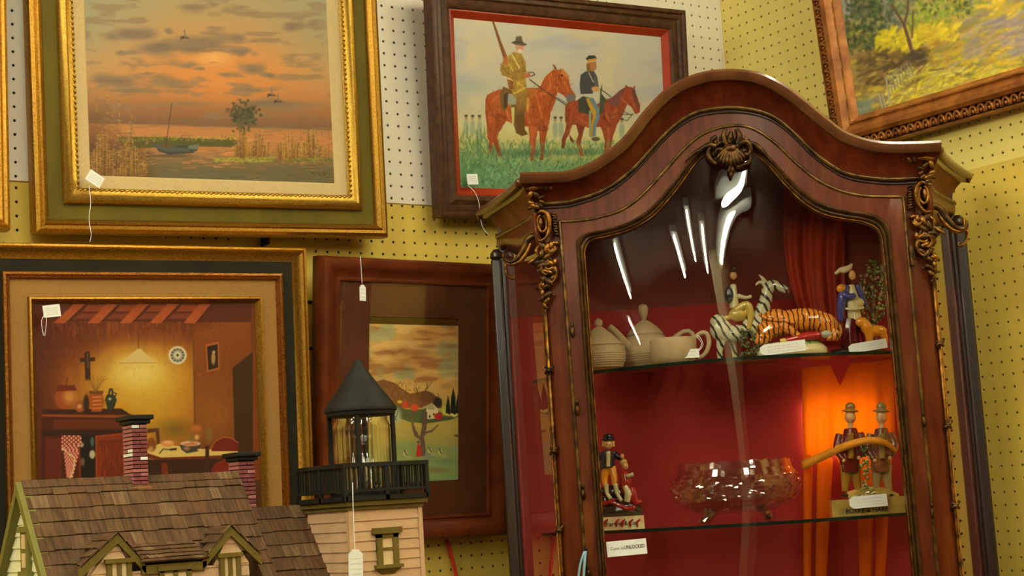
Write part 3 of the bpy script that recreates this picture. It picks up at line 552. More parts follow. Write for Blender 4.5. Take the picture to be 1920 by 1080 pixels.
for box, n, cols, sd in [((1585, -60, 1680, 96), 700, [(44, 56, 32), (56, 70, 36), (38, 46, 30), (76, 92, 40), (62, 66, 50)], 45), ((1680, -60, 1830, 30), 500, [(86, 106, 34), (116, 124, 40), (60, 74, 34), (150, 146, 44), (50, 62, 34)], 46), ((1655, -30, 1720, 70), 150, [(110, 100, 90), (80, 88, 60), (128, 116, 96)], 47), ((1700, 20, 1780, 60), 120, [(130, 138, 40), (96, 112, 36), (160, 150, 50)], 51)]:
    c.strokes(n, box, .6, 6, 4, cols, .75, sd, 1.2)
c.strokes(220, (1640, 60, 1720, 112), .5, 12, 5, [(184, 160, 24), (168, 142, 30), (200, 176, 40)], .75, 48, .5); c.strokes(90, (1720, 50, 1790, 76), .5, 14, 5, [(190, 162, 40), (170, 134, 36)], .75, 49, .5)
c.strokes(220, (1605, 100, 1720, 160), .55, 22, 5, [(84, 60, 34), (104, 74, 40), (66, 52, 34), (120, 90, 44)], .7, 50, .25); c.strokes(60, (1590, 190, 1625, 230), .3, 14, 5, [(118, 122, 100), (104, 106, 80)], .7, 52, .4)
c.blur(5)
for (bx_, n_, col_) in (((1590, 60, 1980, 250), 500, [(188, 160, 40), (150, 120, 50), (110, 90, 44), (200, 176, 70)]), ((1800, -60, 2000, 180), 300, [(190, 160, 50), (150, 120, 90), (170, 130, 50)])): c.strokes(n_, bx_, dg, 12, 1.6, col_, .35, 61, .3)
c.line([(1672, 10), (1694, 44), (1704, 75), (1712, 100)], [5, 6, 8], (88, 62, 44)); c.line([(1697, 40), (1702, 20), (1704, -40)], 5, (90, 66, 46)); c.line([(1710, 70), (1712, 20)], 3.5, (96, 70, 50)); c.line([(1706, 62), (1712, 92)], 2, (160, 128, 90)); c.ell(1716, 104, 22, 7, (60, 50, 44), .7, .7)
c.strokes(500, (1660, 130, 1900, 215), dg, 14, 4, [(186, 166, 30), (200, 182, 60), (170, 150, 40), (150, 130, 60), (178, 150, 80)], .6, 53, .3)
for k in range(9):
    x = 1662+k*5.5; y = 150-k*3.4; c.line([(x, y-8), (x+5, y+28-k*1.5)], 2.6, (128, 116, 92) if k % 2 else (104, 98, 86))
for x, y, l in ((1661, 145, 50), (1648, 176, 32), (1654, 176, 32)): c.line([(x, y), (x+8, y+l)], 3, (150, 138, 106))
c.line([(1660, 168), (1684, 158), (1708, 138)], 2, (140, 118, 84)); c.line([(1742, 132), (1756, 131), (1768, 128)], 1.8, (62, 56, 40)); c.line([(1808, 139), (1826, 140)], 1.2, (80, 66, 44))
c.blur(2)
canvas(F5, (.071, .729, -.0625, .349), .0085, c, GAIN*1.12, name='canvas', res=.0009)

# ================================================================== 2 kitchen interior
F2 = frame('framed_painting', (-1.193, -.10, .5072), (3.64, -1.12, -.41), 'painting of a lamplit rustic kitchen, in a black and gold frame behind the doll house')
R2 = (-.6245, 0, -.63, 0)
rail(F2, 'outer_moulding', R2, [(0, -.002), (.002, .005), (.0055, .006), (.0075, .003), (.0095, .006), (.013, .004), (.022, -.004), (.027, -.006)], M_gold, back=-.03)
rail(F2, 'black_panel', R2, [(.0268, -.006), (.049, -.006)], M_blackp, back=-.024)
rail(F2, 'middle_moulding', R2, [(.0485, -.005), (.050, .001), (.054, .003), (.057, -.001), (.059, .001), (.0625, -.005)], M_goldd, back=-.022)
rail(F2, 'linen_mat', R2, [(.062, -.006), (.093, -.006)], M_linen2, back=-.02)
rail(F2, 'inner_moulding', R2, [(.0925, -.005), (.094, .001), (.097, .002), (.0995, -.001), (.1045, -.008)], M_gold, back=-.02)
c = Pic(60, 550, 500, 1120, 1.5)
yy = c.Y[:, None]; xg = c.X[None, :]; c.a[:] = (104, 46, 14)
n1 = c.noise(50, 50, 14, 4); n2 = c.noise(14, 90, 15, 4)
d = np.hypot((xg-275)/150, (yy-745)/115); c.mix((156, 84, 18), np.clip(1.35-d, 0, 1)); c.mix((178, 126, 30), np.clip(1.12-d, 0, 1)); c.mix((196, 156, 62), np.clip(1-np.hypot((xg-258)/105, (yy-700)/65), 0, 1)*1.0); c.mix((200, 168, 84), np.clip(1-np.hypot((xg-260)/62, (yy-695)/40), 0, 1))
c.mix((90, 40, 16), np.clip((n2-.5)*3, 0, .5)*np.clip(d-.55, 0, 1)); c.mix((150, 104, 30), np.clip((n1-.5)*2, 0, .4)*np.clip((yy-730)/60, 0, 1)*(yy < 830)); c.mix((88, 66, 22), np.clip(1-np.hypot((xg-330)/60, (yy-805)/28), 0, 1)*.8)
c.mix((74, 30, 12), np.clip(1-(xg-78)/50, 0, 1)*.8*np.ones_like(n1)); c.mix((92, 36, 14), np.clip(1-(yy-590)/60, 0, .75)*np.ones_like(n1))
c.poly([(362, 606), (470, 600), (474, 900), (364, 900)], (118, 54, 16), .9, (84, 38, 14)); c.ell(400, 780, 50, 50, (146, 84, 22), .5, .8); c.poly([(436, 690), (474, 660), (474, 900), (442, 900)], (46, 26, 12), .9); c.line([(362, 610), (366, 800)], 2.4, (92, 48, 16), .9)
c.mix((70, 22, 10), np.clip(1.25-np.hypot((xg-80)/130, (yy-570)/110), 0, .8)); c.mix((80, 28, 10), np.clip(1.1-np.hypot((xg-330)/110, (yy-585)/40), 0, .7))
c.strokes(420, (80, 600, 440, 820), PI/2, 10, 3, [(150, 84, 22), (112, 52, 16), (170, 110, 30)], .10, 66, .8)
c.strokes(160, (80, 600, 360, 640), PI/2, 20, 4, [(112, 48, 20), (92, 38, 14), (132, 62, 24)], .35, 61, .2)
c.poly([(76, 560), (474, 560), (470, 604), (380, 604), (90, 602)], (74, 26, 12))
for k, (xa, xb) in enumerate(((146, 108), (208, 172), (266, 232), (322, 288), (382, 352))):
    c.poly([(xa-8, 570), (xa+14, 570), (xb+14, 606), (xb-8, 606)], (134, 56, 22), 1, (150, 64, 26)); c.poly([(xa+14, 570), (xa+20, 570), (xb+18, 604), (xb+14, 606)], (56, 20, 10))
    if k < 4: c.poly([(xa+18, 572), (xa+52, 572), (xa+44, 584), (xa+8, 584)], (116, 46, 18)); c.poly([(xa+4, 588), (xa+38, 588), (xa+30, 598), (xa-8, 598)], (104, 40, 18))
c.poly([(158, 663), (162, 659), (168, 659), (170, 712), (160, 712)], (50, 24, 12)); c.poly([(150, 671), (178, 670), (178, 677), (150, 679)], (50, 24, 12)); c.line([(164, 664), (165, 690)], 3, (82, 58, 46))
c.line([(259, 610), (260, 655)], 1.2, (66, 34, 14)); c.poly([(258, 654), (264, 654), (292, 680), (224, 681)], (186, 150, 84)); c.line([(224, 681), (292, 680)], 2, (160, 120, 56)); c.strokes(40, (235, 683, 288, 690), -PI/2, 5, .8, [(168, 130, 66)], .6, 62, .2)
c.ell(333, 666, 17, 17, (190, 170, 130), 1, .08); c.ell(333, 666, 13.5, 13.5, (120, 106, 86), .5, .1)
for k in range(12): c.ell(333+11*math.cos(k*PI/6), 666+11*math.sin(k*PI/6), 2.2, 2.2, (70, 62, 56), .9, .3)
c.ell(333, 666, 5.5, 5.5, (196, 176, 136), 1, .1); c.ell(333, 666, 3, 3, (60, 52, 50), .9, .3)
c.poly([(385, 646), (410, 640), (412, 692), (388, 698)], (150, 74, 26)); c.poly([(388, 650), (408, 645), (409, 689), (391, 694)], (36, 20, 12)); c.ell(400, 672, 4, 12, (160, 112, 66), .9, .3); c.ell(401, 660, 3, 3, (170, 118, 70), .9, .3)
# dresser with pots
c.poly([(78, 770), (230, 768), (246, 778), (246, 900), (78, 900)], (62, 22, 10)); c.poly([(78, 776), (248, 777), (248, 784), (78, 781)], (124, 52, 18)); c.poly([(78, 768), (228, 766), (246, 778), (80, 777)], (52, 20, 12)); c.poly([(100, 787), (232, 787), (232, 804), (100, 804)], (84, 32, 14)); c.poly([(80, 808), (244, 808), (244, 816), (80, 816)], (42, 18, 10))
c.poly([(84, 820), (116, 822), (116, 900), (84, 900)], (84, 28, 12)); c.poly([(150, 815), (178, 815), (178, 900), (150, 900)], (24, 16, 12)); c.poly([(180, 818), (238, 812), (238, 900), (181, 900)], (112, 38, 14)); c.poly([(187, 826), (230, 823), (230, 900), (188, 900)], (96, 30, 12)); c.strokes(60, (188, 826, 230, 890), -PI/2, 16, 2, [(128, 46, 16), (82, 26, 10)], .5, 63, .05); c.line([(180, 818), (238, 812)], 2, (150, 56, 18)); c.line([(180, 818), (181, 900)], 2, (150, 56, 18)); c.line([(148, 822), (150, 900)], 5, (98, 32, 14))
c.ell(153, 834, 4, 4.5, (150, 130, 100), 1, .2); c.ell(173, 852, 5.5, 8, (160, 140, 104), 1, .2); c.ell(173, 828, 3.5, 9, (60, 76, 64), 1, .2); c.ell(155, 866, 4, 8, (110, 84, 46), .8, .3)
for j in range(22):
    for i in range(9):
        x = 116+i*4-(j*.1); y = 818+j*3.6; wdt = 34 if j < 5 else max(8, 30-(j-5)*1.3); x = 117+(4 if j > 7 else 0)+i*wdt/8+max(0, (j-8))*.4
        c.ell(x, y, 1.9, 1.9, (196, 164, 128) if (i+j) % 2 else (168, 32, 22), .95, .3)
c.line([(116, 840), (128, 850), (140, 858), (138, 880), (131, 897)], 2.4, (190, 160, 110))
c.ell(122, 746, 20, 21, (132, 56, 20), 1, .1); c.ell(130, 744, 11, 12, (178, 120, 50), .8, .6); c.poly([(104, 734), (144, 732), (140, 722), (108, 722)], (92, 28, 14)); c.line([(124, 722), (126, 708)], 2.4, (80, 40, 20))
c.ell(150, 762, 10, 11, (130, 62, 24), 1, .1); c.ell(149, 762, 4, 4, (190, 130, 76), .8, .5); c.ell(162, 756, 6, 16, (34, 20, 12), .9, .3)
c.poly([(168, 738), (192, 738), (196, 752), (190, 772), (172, 772), (167, 752)], (140, 60, 20)); c.poly([(166, 733), (194, 733), (193, 739), (168, 739)], (92, 50, 24))
for k in range(4): c.line([(174, 745+k*7), (190, 744+k*7)], 1.8, (200, 138, 70), .8)
for a in (-26, -18, -12, -6, 4, 10, 16, 22): c.line([(180, 736), (180+a*.6, 716-abs(a)*.1), (180+a, 702+abs(a)*.35)], 1.2, (96, 66, 26), .8)
c.poly([(200, 740), (214, 740), (219, 750), (213, 768), (202, 768), (197, 750)], (38, 40, 28)); c.line([(204, 740), (206, 730), (210, 730), (211, 740)], 3.5, (38, 38, 26)); c.line([(212, 735), (218, 738), (215, 748)], 1.8, (34, 34, 24)); c.ell(206, 748, 3, 2.4, (190, 176, 140), .8, .5)
# table
c.poly([(270, 846), (290, 836), (300, 832), (380, 842), (446, 845), (446, 852), (390, 855), (318, 860), (300, 860)], (190, 152, 78)); c.poly([(272, 848), (302, 858), (446, 853), (446, 862), (320, 866), (275, 858)], (92, 30, 12)); c.poly([(276, 862), (446, 860), (446, 900), (276, 900)], (46, 22, 10)); c.poly([(303, 868), (314, 868), (316, 900), (304, 900)], (104, 34, 12))
c.ell(357, 832, 19, 6, (150, 96, 66), 1, .1); c.poly([(337, 834), (376, 832), (372, 846), (350, 850), (340, 843)], (54, 44, 34)); c.ell(357, 832, 18.5, 4.6, (190, 158, 112), 1, .1); c.ell(357, 833, 15, 3, (176, 96, 60), 1, .2); c.ell(350, 841, 6, 3.4, (176, 116, 80), .7, .5); c.line([(371, 843), (384, 845)], 2.6, (192, 150, 104))
c.ell(314, 832, 12, 6, (186, 116, 60), 1, .2); c.ell(316, 829, 8, 3, (208, 150, 84), .7, .6); c.line([(299, 850), (306, 842), (318, 843), (330, 841)], 2, (44, 30, 20)); c.line([(320, 843), (330, 842)], 4, (44, 30, 20)); c.ell(284, 834, 9, 13, (110, 56, 20), 1, .2); c.ell(283, 842, 4, 5, (190, 140, 80), .7, .6); c.poly([(276, 804), (298, 803), (300, 832), (294, 832), (292, 810), (276, 812)], (70, 36, 14))
c.ell(366, 812, 13, 15, (132, 70, 26), .9, .4); c.ell(368, 803, 9, 6, (160, 84, 36), .9, .4); c.ell(360, 822, 5, 8, (98, 90, 40), .6, .5); c.ell(392, 816, 7, 14, (112, 88, 42), .6, .5); c.ell(369, 820, 4, 5, (206, 160, 90), .7, .5)
c.poly([(396, 846), (404, 828), (418, 820), (434, 821), (446, 830), (448, 846)], (96, 22, 14)); c.line([(396, 840), (404, 827), (418, 820), (434, 821), (446, 830)], 2.2, (148, 72, 26)); c.poly([(396, 880), (404, 868), (424, 860), (446, 862), (446, 895), (400, 895)], (104, 24, 14)); c.poly([(385, 836), (392, 836), (392, 895), (385, 895)], (54, 24, 18)); c.poly([(330, 890), (474, 884), (474, 900), (330, 900)], (82, 54, 20), .8); c.poly([(60, 900), (500, 900), (500, 1120), (60, 1120)], (70, 34, 14))
c.blur(1)
canvas(F2, (-.522, -.103, -.527, -.103), .009, c, GAIN*.85, name='canvas')

# ================================================================== 4 watercolour in the mahogany frame
F4 = frame('framed_watercolour', (-1.1624, -.10, .4938), (5.23, .54, .78), 'watercolour of a bare tree and cottages, in a wide mahogany frame')
R4 = (0, .436, -.5526, 0)
rail(F4, 'outer_moulding', R4, [(0, -.006), (.001, .002), (.006, .008), (.014, .009), (.024, .004), (.034, -.004), (.040, -.005), (.042, -.003), (.046, -.004), (.048, -.009)], M_mahog, back=-.03)
rail(F4, 'brown_mat', R4, [(.0475, -.009), (.1135, -.009), (.1145, -.0105)], M_matb, back=-.02)
MB().box((.046, .0065, -.507), (.39, .0075, -.046)).build('glass_pane', M_pane, F4)
c = Pic(685, 595, 875, 905, 2.2)
Z = lambda P: [(680+x*.2962, 590+y*.2963) for x, y in P]
c.grad([(600, (170, 120, 58)), (700, (172, 124, 62)), (735, (176, 132, 66)), (770, (150, 126, 60)), (800, (160, 130, 58)), (840, (132, 120, 58)), (890, (110, 120, 70))])
n1 = c.noise(60, 14, 17, 4); n2 = c.noise(50, 40, 18, 3); top = np.clip((735-c.Y[:, None])/25, 0, 1)
c.mix((126, 76, 36), np.clip((n1-.52)*5, 0, .75)*top); c.mix((130, 128, 86), np.clip((n2-.53)*5, 0, .7)*top); c.mix((186, 150, 84), np.clip((.45-n1)*5, 0, .6)*top)
for x0, y0, rx, ry in ((350, 240, 90, 20), (280, 345, 50, 9), (420, 200, 70, 14), (170, 235, 60, 10), (560, 200, 50, 14), (200, 340, 70, 10)): c.ell(*Z([(x0, y0)])[0], rx*.29, ry*.29, (122, 74, 38), .6, .6)
c.poly(Z([(60, 430), (130, 410), (200, 430), (260, 475), (300, 500), (400, 480), (440, 500), (500, 540), (500, 590), (60, 590)]), (104, 60, 28)); c.strokes(160, (697, 718, 790, 760), PI/2, 4, 1.6, [(124, 76, 38), (86, 50, 26), (150, 92, 50)], .6, 71, .6)
c.ell(*Z([(405, 520)])[0], 15, 10, (96, 58, 30), 1, .2); c.ell(*Z([(475, 555)])[0], 8, 10, (48, 36, 26), 1, .2)
c.poly(Z([(200, 570), (280, 600), (440, 600), (560, 640), (620, 640), (560, 665), (400, 690), (300, 680), (200, 640)]), (64, 74, 40)); c.ell(*Z([(270, 570)])[0], 6, 7, (176, 46, 26), 1, .3); c.ell(*Z([(328, 588)])[0], 8, 7, (180, 50, 28), 1, .3); c.ell(*Z([(235, 552)])[0], 5, 3, (190, 146, 50), 1, .3)
c.poly(Z([(380, 585), (440, 560), (480, 600), (476, 655), (410, 662), (400, 600)]), (186, 164, 108)); c.poly(Z([(378, 590), (440, 556), (460, 600), (420, 600)]), (146, 130, 84)); c.ell(*Z([(425, 645)])[0], 1.6, 3, (60, 50, 36)); c.ell(*Z([(450, 630)])[0], 1.6, 2.4, (60, 50, 36)); c.ell(*Z([(480, 643)])[0], 8, 6, (160, 34, 24), 1, .2)
c.ell(*Z([(210, 640)])[0], 10, 14, (150, 150, 110), .9, .4); c.line(Z([(195, 620), (215, 670)]), 1.4, (60, 66, 44)); c.line(Z([(225, 610), (205, 665)]), 1.4, (60, 66, 44)); c.ell(*Z([(515, 610)])[0], 4, 8, (170, 160, 50), .9, .4); c.ell(*Z([(550, 625)])[0], 11, 5, (190, 150, 66), 1, .3); c.ell(*Z([(548, 608)])[0], 5, 4, (100, 92, 56), 1, .3); c.ell(*Z([(580, 634)])[0], 5, 4, (196, 168, 88), 1, .3)
for x, y, wd_ in ((540, 510, 15), (573, 460, 17), (606, 486, 17)): c.poly(Z([(x, y), (x+wd_*.9, y+70), (x+wd_, 635), (x-wd_, 620), (x-wd_*.8, y+70)]), (24, 30, 20))
c.poly(Z([(150, 790), (300, 800), (620, 850), (620, 1030), (150, 1030)]), (112, 124, 66), .55); c.ell(*Z([(520, 930)])[0], 20, 6, (92, 108, 72), .7, .5); c.ell(*Z([(470, 985)])[0], 24, 5, (110, 84, 48), .7, .5); c.ell(*Z([(595, 765)])[0], 5, 2.4, (80, 56, 30), .9, .3); c.ell(*Z([(590, 850)])[0], 9, 5, (116, 128, 100), .6, .5); c.ell(*Z([(220, 850)])[0], 18, 7, (104, 116, 60), .6, .6)
TR = (92, 66, 52)
c.line(Z([(385, 880), (378, 800), (375, 770), (385, 720), (388, 640), (395, 600)]), [9, 8, 7, 6, 5], TR); c.line(Z([(372, 790), (335, 760), (318, 700), (310, 650), (300, 620)]), [6, 5, 4, 3], TR); c.line(Z([(390, 750), (440, 735), (475, 700)]), [4, 3], TR); c.line(Z([(355, 780), (340, 740)]), 3, TR); c.line(Z([(392, 760), (400, 690), (405, 620)]), [4, 3], TR)
for a, b in (((340, 500), (322, 462)), ((345, 500), (338, 455)), ((395, 480), (420, 430)), ((400, 480), (440, 425)), ((350, 520), (345, 470)), ((410, 470), (405, 430)), ((305, 650), (250, 630)), ((475, 530), (478, 500))): c.line(Z([a, b]), 1.1, (70, 46, 30))
c.line(Z([(360, 820), (372, 880)]), 1.5, (140, 112, 84)); c.poly(Z([(350, 815), (366, 830), (374, 895), (336, 900), (342, 860)]), (168, 36, 24)); c.ell(*Z([(352, 806)])[0], 2.4, 2.6, (90, 50, 34)); c.ell(*Z([(425, 895)])[0], 9, 7, (104, 108, 88), .9, .4)
for x, y in ((270, 880), (490, 870), (425, 860)): c.ell(*Z([(x, y)])[0], 4, 5, (170, 150, 96), .9, .3); c.line(Z([(x-6, y-20), (x+8, y+8)]), 2, (44, 34, 26)); c.ell(*Z([(x+25, y+24)])[0], 6, 3, (150, 130, 80), .8, .3)
canvas(F4, (.1125, .3225, -.437, -.128), .0112, c, GAIN*1.3, name='watercolour', rough=.8, bump=.1)

# ================================================================== price tags on the frames, wall hooks, cord
price_tag(178, 335, on_a, .078, .030, .0215, .55, 'white paper tag at the lower left corner of the marsh sunset', [[(167, 348), (170, 380), (167, 410), (171, 440), (168, 454)]], sd=1, lines=4)
price_tag(97, 583, on_a, .112, .030, .021, -.12, 'white paper tag tucked in the corner of the kitchen painting', [[(84, 590), (78, 600), (79, 615), (83, 632), (86, 615), (87, 596), (82, 592)]], sd=2, lines=4)
price_tag(886, 336, on_a, .066, .0265, .022, -.07, 'white paper tag at the lower left corner of the riders painting', [[(878, 348), (890, 360), (898, 380), (900, 405), (906, 428), (918, 442)]], sd=3, lines=4)
price_tag(680, 549, on_a, .128, .0135, .031, 0.03, 'narrow white tag hanging on a string over the mahogany frame', [[(676, 481), (677, 500), (679, 532)]], shape='tag', sd=4)
for i, (x, y, lb) in enumerate(((491, 454, 'black peg hook just below the marsh sunset frame'), (586, 567, 'black peg hook between the kitchen painting and mahogany frame, upper one'), (587, 654, 'black peg hook between the kitchen painting and mahogany frame, lower one'))):
    p = on_a(x, y); mb = MB()
    if i == 0: mb.box((-.0022, -.03, -.009), (.0022, 0, .009))
    else: mb.tube([(0, 0, 0), (0, -.05, 0), (0, -.06, .01)], .003, 8); mb.box((-.011, -.003, -.003), (.011, -.0001, .003))
    o = mb.build('peg_hook', pm('black_wire', (.01, .01, .01, 1), .5)); o.location = p; tag(o, lb, 'hook')
pts = [on_a(838, 1012, .004), on_a(846, 1040, .010), on_a(856, 1085, .012), on_a(862, 1150, .012), on_a(850, 1300, .012)]
tag(MB().tube(spline([(p[0], p[1], p[2]) for p in pts], 40), .0036, 10).build('power_cord', pm('red_rubber', C(190, 40, 22), .45), smooth=True), 'red cord hanging down the yellow pegboard below the mahogany frame', 'cord')
# ================================================================== display cabinet
def pm_veneer(name, ca, cb, cc, rot, scale=9, rough=0.28):
    m = bpy.data.materials.new(name); m.use_nodes = True; nt = m.node_tree; N = nt.nodes; L = nt.links; b = N['Principled BSDF']
    b.inputs['Roughness'].default_value = rough; b.inputs['Coat Weight'].default_value = 0.12; b.inputs['Coat Roughness'].default_value = 0.12; b.inputs['Specular IOR Level'].default_value = .2
    tc = N.new('ShaderNodeTexCoord'); mp = N.new('ShaderNodeMapping'); mp.inputs['Rotation'].default_value = (0, rot, 0); mp.inputs['Scale'].default_value = (1, 1, .12); L.new(tc.outputs['Object'], mp.inputs[0])
    n = N.new('ShaderNodeTexNoise'); n.inputs['Scale'].default_value = scale*9; n.inputs['Detail'].default_value = 5; n.inputs['Distortion'].default_value = .4; L.new(mp.outputs[0], n.inputs['Vector'])
    n2 = N.new('ShaderNodeTexNoise'); n2.inputs['Scale'].default_value = scale; n2.inputs['Detail'].default_value = 2; L.new(tc.outputs['Object'], n2.inputs['Vector'])
    ad = N.new('ShaderNodeMath'); ad.operation = 'MULTIPLY_ADD'; ad.inputs[1].default_value = .45; L.new(n2.outputs[0], ad.inputs[0])
    mu = N.new('ShaderNodeMath'); mu.operation = 'MULTIPLY'; mu.inputs[1].default_value = .55; L.new(n.outputs[0], mu.inputs[0]); L.new(mu.outputs[0], ad.inputs[2])
    cr = N.new('ShaderNodeValToRGB'); e = cr.color_ramp.elements; e[0].position = .3; e[0].color = ca; e[1].position = .72; e[1].color = cc; q = e.new(.5); q.color = cb
    L.new(ad.outputs[0], cr.inputs[0]); L.new(cr.outputs[0], b.inputs['Base Color']); MATS[name] = m; return m
VK = .58
M_ven = pm_veneer('tulipwood_veneer', C(80, 26, 8, VK), C(106, 44, 14, VK), C(132, 66, 24, VK), .5)
M_venr = pm_veneer('tulipwood_veneer_right', C(80, 26, 8, VK), C(106, 44, 14, VK), C(130, 62, 22, VK), -.5)
M_frz = pm_veneer('frieze_veneer', C(70, 19, 7, VK), C(98, 38, 13, VK), C(122, 56, 20, VK), .5)
M_scv = pm('side_cove_wood', C(120, 66, 26, .8), .5, col2=C(92, 42, 16, .8), nscale=18, spec=.1)
M_crown = pm_veneer('mahogany_crown', C(66, 18, 7, VK), C(98, 33, 11, VK), C(124, 50, 18, VK), .9, 6, .22)
M_lip = pm('worn_cornice_wood', C(110, 64, 30, .75), .3, col2=C(88, 46, 20, .75), nscale=30, coat=.4)
M_post = pm('dark_post_wood', C(60, 34, 18, .6), .36, col2=C(40, 22, 12, .6), nscale=30, coat=.2, stretch=(1, 1, .1))
M_bead = pm('aged_bronze_bead', C(112, 78, 30), .32, .6, col2=C(58, 36, 14), nscale=60)
M_gilt = pm('gilt_bronze', C(146, 92, 30, .8), .34, .85, col2=C(70, 40, 14, .8), nscale=70, bump=.4, bscale=160, lo=.35, hi=.6)
M_giltd = pm('darkened_gilt_bronze', C(96, 62, 24, .8), .38, .8, col2=C(40, 24, 10, .8), nscale=80, bump=.5, bscale=160)
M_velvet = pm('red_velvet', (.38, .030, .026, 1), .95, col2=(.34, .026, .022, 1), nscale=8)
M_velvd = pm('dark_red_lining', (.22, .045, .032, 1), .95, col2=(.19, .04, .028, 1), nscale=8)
M_door_glass = glass('old_door_glass', tint=(.93, .92, .90), mul=1.35, add=0.01)
M_side_glass = glass('side_glass', tint=(.94, .92, .9), bump=.01, bscale=3, mul=1.8)
M_shelf_glass = glass('shelf_glass', tint=(.86, .93, .88), mul=1.0)
M_shelf_edge = pm('shelf_glass_edge', (.012, .022, .016, 1), .12)

cab = empty('display_cabinet', (CX, CY, 0), (0, 0, -CPSI), 'tall arched glass display cabinet of red-brown veneer with gilt bronze mounts', 'cabinet')
K = lambda px, py, d=0.0: in_cab(px, py, d)
def KP(P, d=0.0): return [(K(x, y, d)[0], K(x, y, d)[2]) for x, y in P]
LIP = [(975, 323), (1052, 321), (1082, 314), (1110, 302), (1140, 281), (1169, 256), (1208, 206), (1247, 167), (1285, 145), (1324, 133), (1362, 129), (1392, 130), (1422, 135), (1450, 146), (1487, 168), (1520, 194), (1554, 222), (1582, 243), (1619, 258), (1661, 265), (1717, 265), (1764, 263)]
B1 = [(1000, 384), (1040, 382), (1078, 377), (1135, 356), (1182, 322), (1220, 282), (1258, 242), (1296, 216), (1333, 206), (1381, 203.5), (1427, 211), (1460, 227), (1493, 255), (1522, 284), (1559, 312), (1592, 328), (1644, 336), (1687, 337), (1745, 333)]
B2 = [(1050, 417), (1083, 415), (1116, 410), (1163, 396), (1201, 370), (1239, 330), (1277, 287), (1305, 261), (1333, 246), (1366, 238), (1394, 238), (1420, 247), (1456, 272), (1498, 312), (1536, 341), (1578, 360), (1626, 369), (1692, 370)]
OP = [(1097, 475), (1101, 460), (1112, 450), (1144, 443), (1182, 431), (1220, 410), (1248, 382), (1277, 346), (1300, 313), (1325, 290), (1366, 280), (1408, 286), (1441, 313), (1474, 351), (1508, 383), (1541, 402), (1578, 411), (1616, 417), (1640, 427), (1650, 441), (1654, 458)]
def curve(P, n, d=0.0): return [(v.x, v.y) for v in spline(KP(P, d), n)]
def normals(P):
    out = []
    for i in range(len(P)):
        a, b = P[max(i-1, 0)], P[min(i+1, len(P)-1)]; dx, dz = b[0]-a[0], b[1]-a[1]; L = math.hypot(dx, dz) or 1; out.append((-dz/L, dx/L))
    return out
def sweep(P, prof, mb=None, closed=True):
    """P: (x,z) path in the front plane, prof: (outward normal offset, y)"""
    nn = normals(P); rows = [[(x+a*nx, y, z+a*nz) for a, y in prof] for (x, z), (nx, nz) in zip(P, nn)]
    mb = mb or MB(); mb.loft(rows, closed_u=closed)
    if closed: mb.cap(rows[0][::-1]); mb.cap(rows[-1])
    return mb
NL = 120
lip = curve(LIP, NL, -.045); b1 = curve(B1, NL); b2 = curve(B2, NL); opn = curve(OP, NL)
prof = [(-.019, -.030), (-.019, -.040), (-.013, -.047), (-.005, -.049), (.0, -.045), (.001, -.035), (-.002, .03), (-.019, .03)]
sweep(lip, prof).build('front_cornice', M_lip, cab, smooth=40)
# cove between cornice and upper bead, following the arch
rows = []
for t in (0, .12, .3, .5, .7, .88, 1):
    w = t*t*(3-2*t)*.35+t*.65; rows.append([((lx*(1-w)+bx*w), -.036*(1-t)**1.8-.003, (lz-.017)*(1-w)+bz*w) for (lx, lz), (bx, bz) in zip(lip, b1)])
MB().loft(rows).build('crown_cove', M_crown, cab, smooth=True)
MB().loft([[(x, -.003, z) for x, z in b1], [(x, -.003, z) for x, z in b2]]).build('arched_frieze', M_frz, cab)
bp = [(.004*math.cos(a), -.004+.005*math.sin(a)) for a in [2*PI*k/8 for k in range(8)]]
sweep(b1, [(a, y-.002) for a, y in bp]).build('upper_bead', M_bead, cab, smooth=True)
b1b = [(x, z) for x, z in b1]; sweep([(x-.0*nx, z-.008) for (x, z), (nx, nz) in zip(b1, normals(b1))], [(a*.5, y*.6-.001) for a, y in bp]).build('upper_bead_fillet', M_post, cab, smooth=True)
# arched roof board and its inner face
rows = [[(x, y, z-.022) for x, z in lip] for y in (.01, .27)]; MB().loft(rows).build('roof_board', M_post, cab)
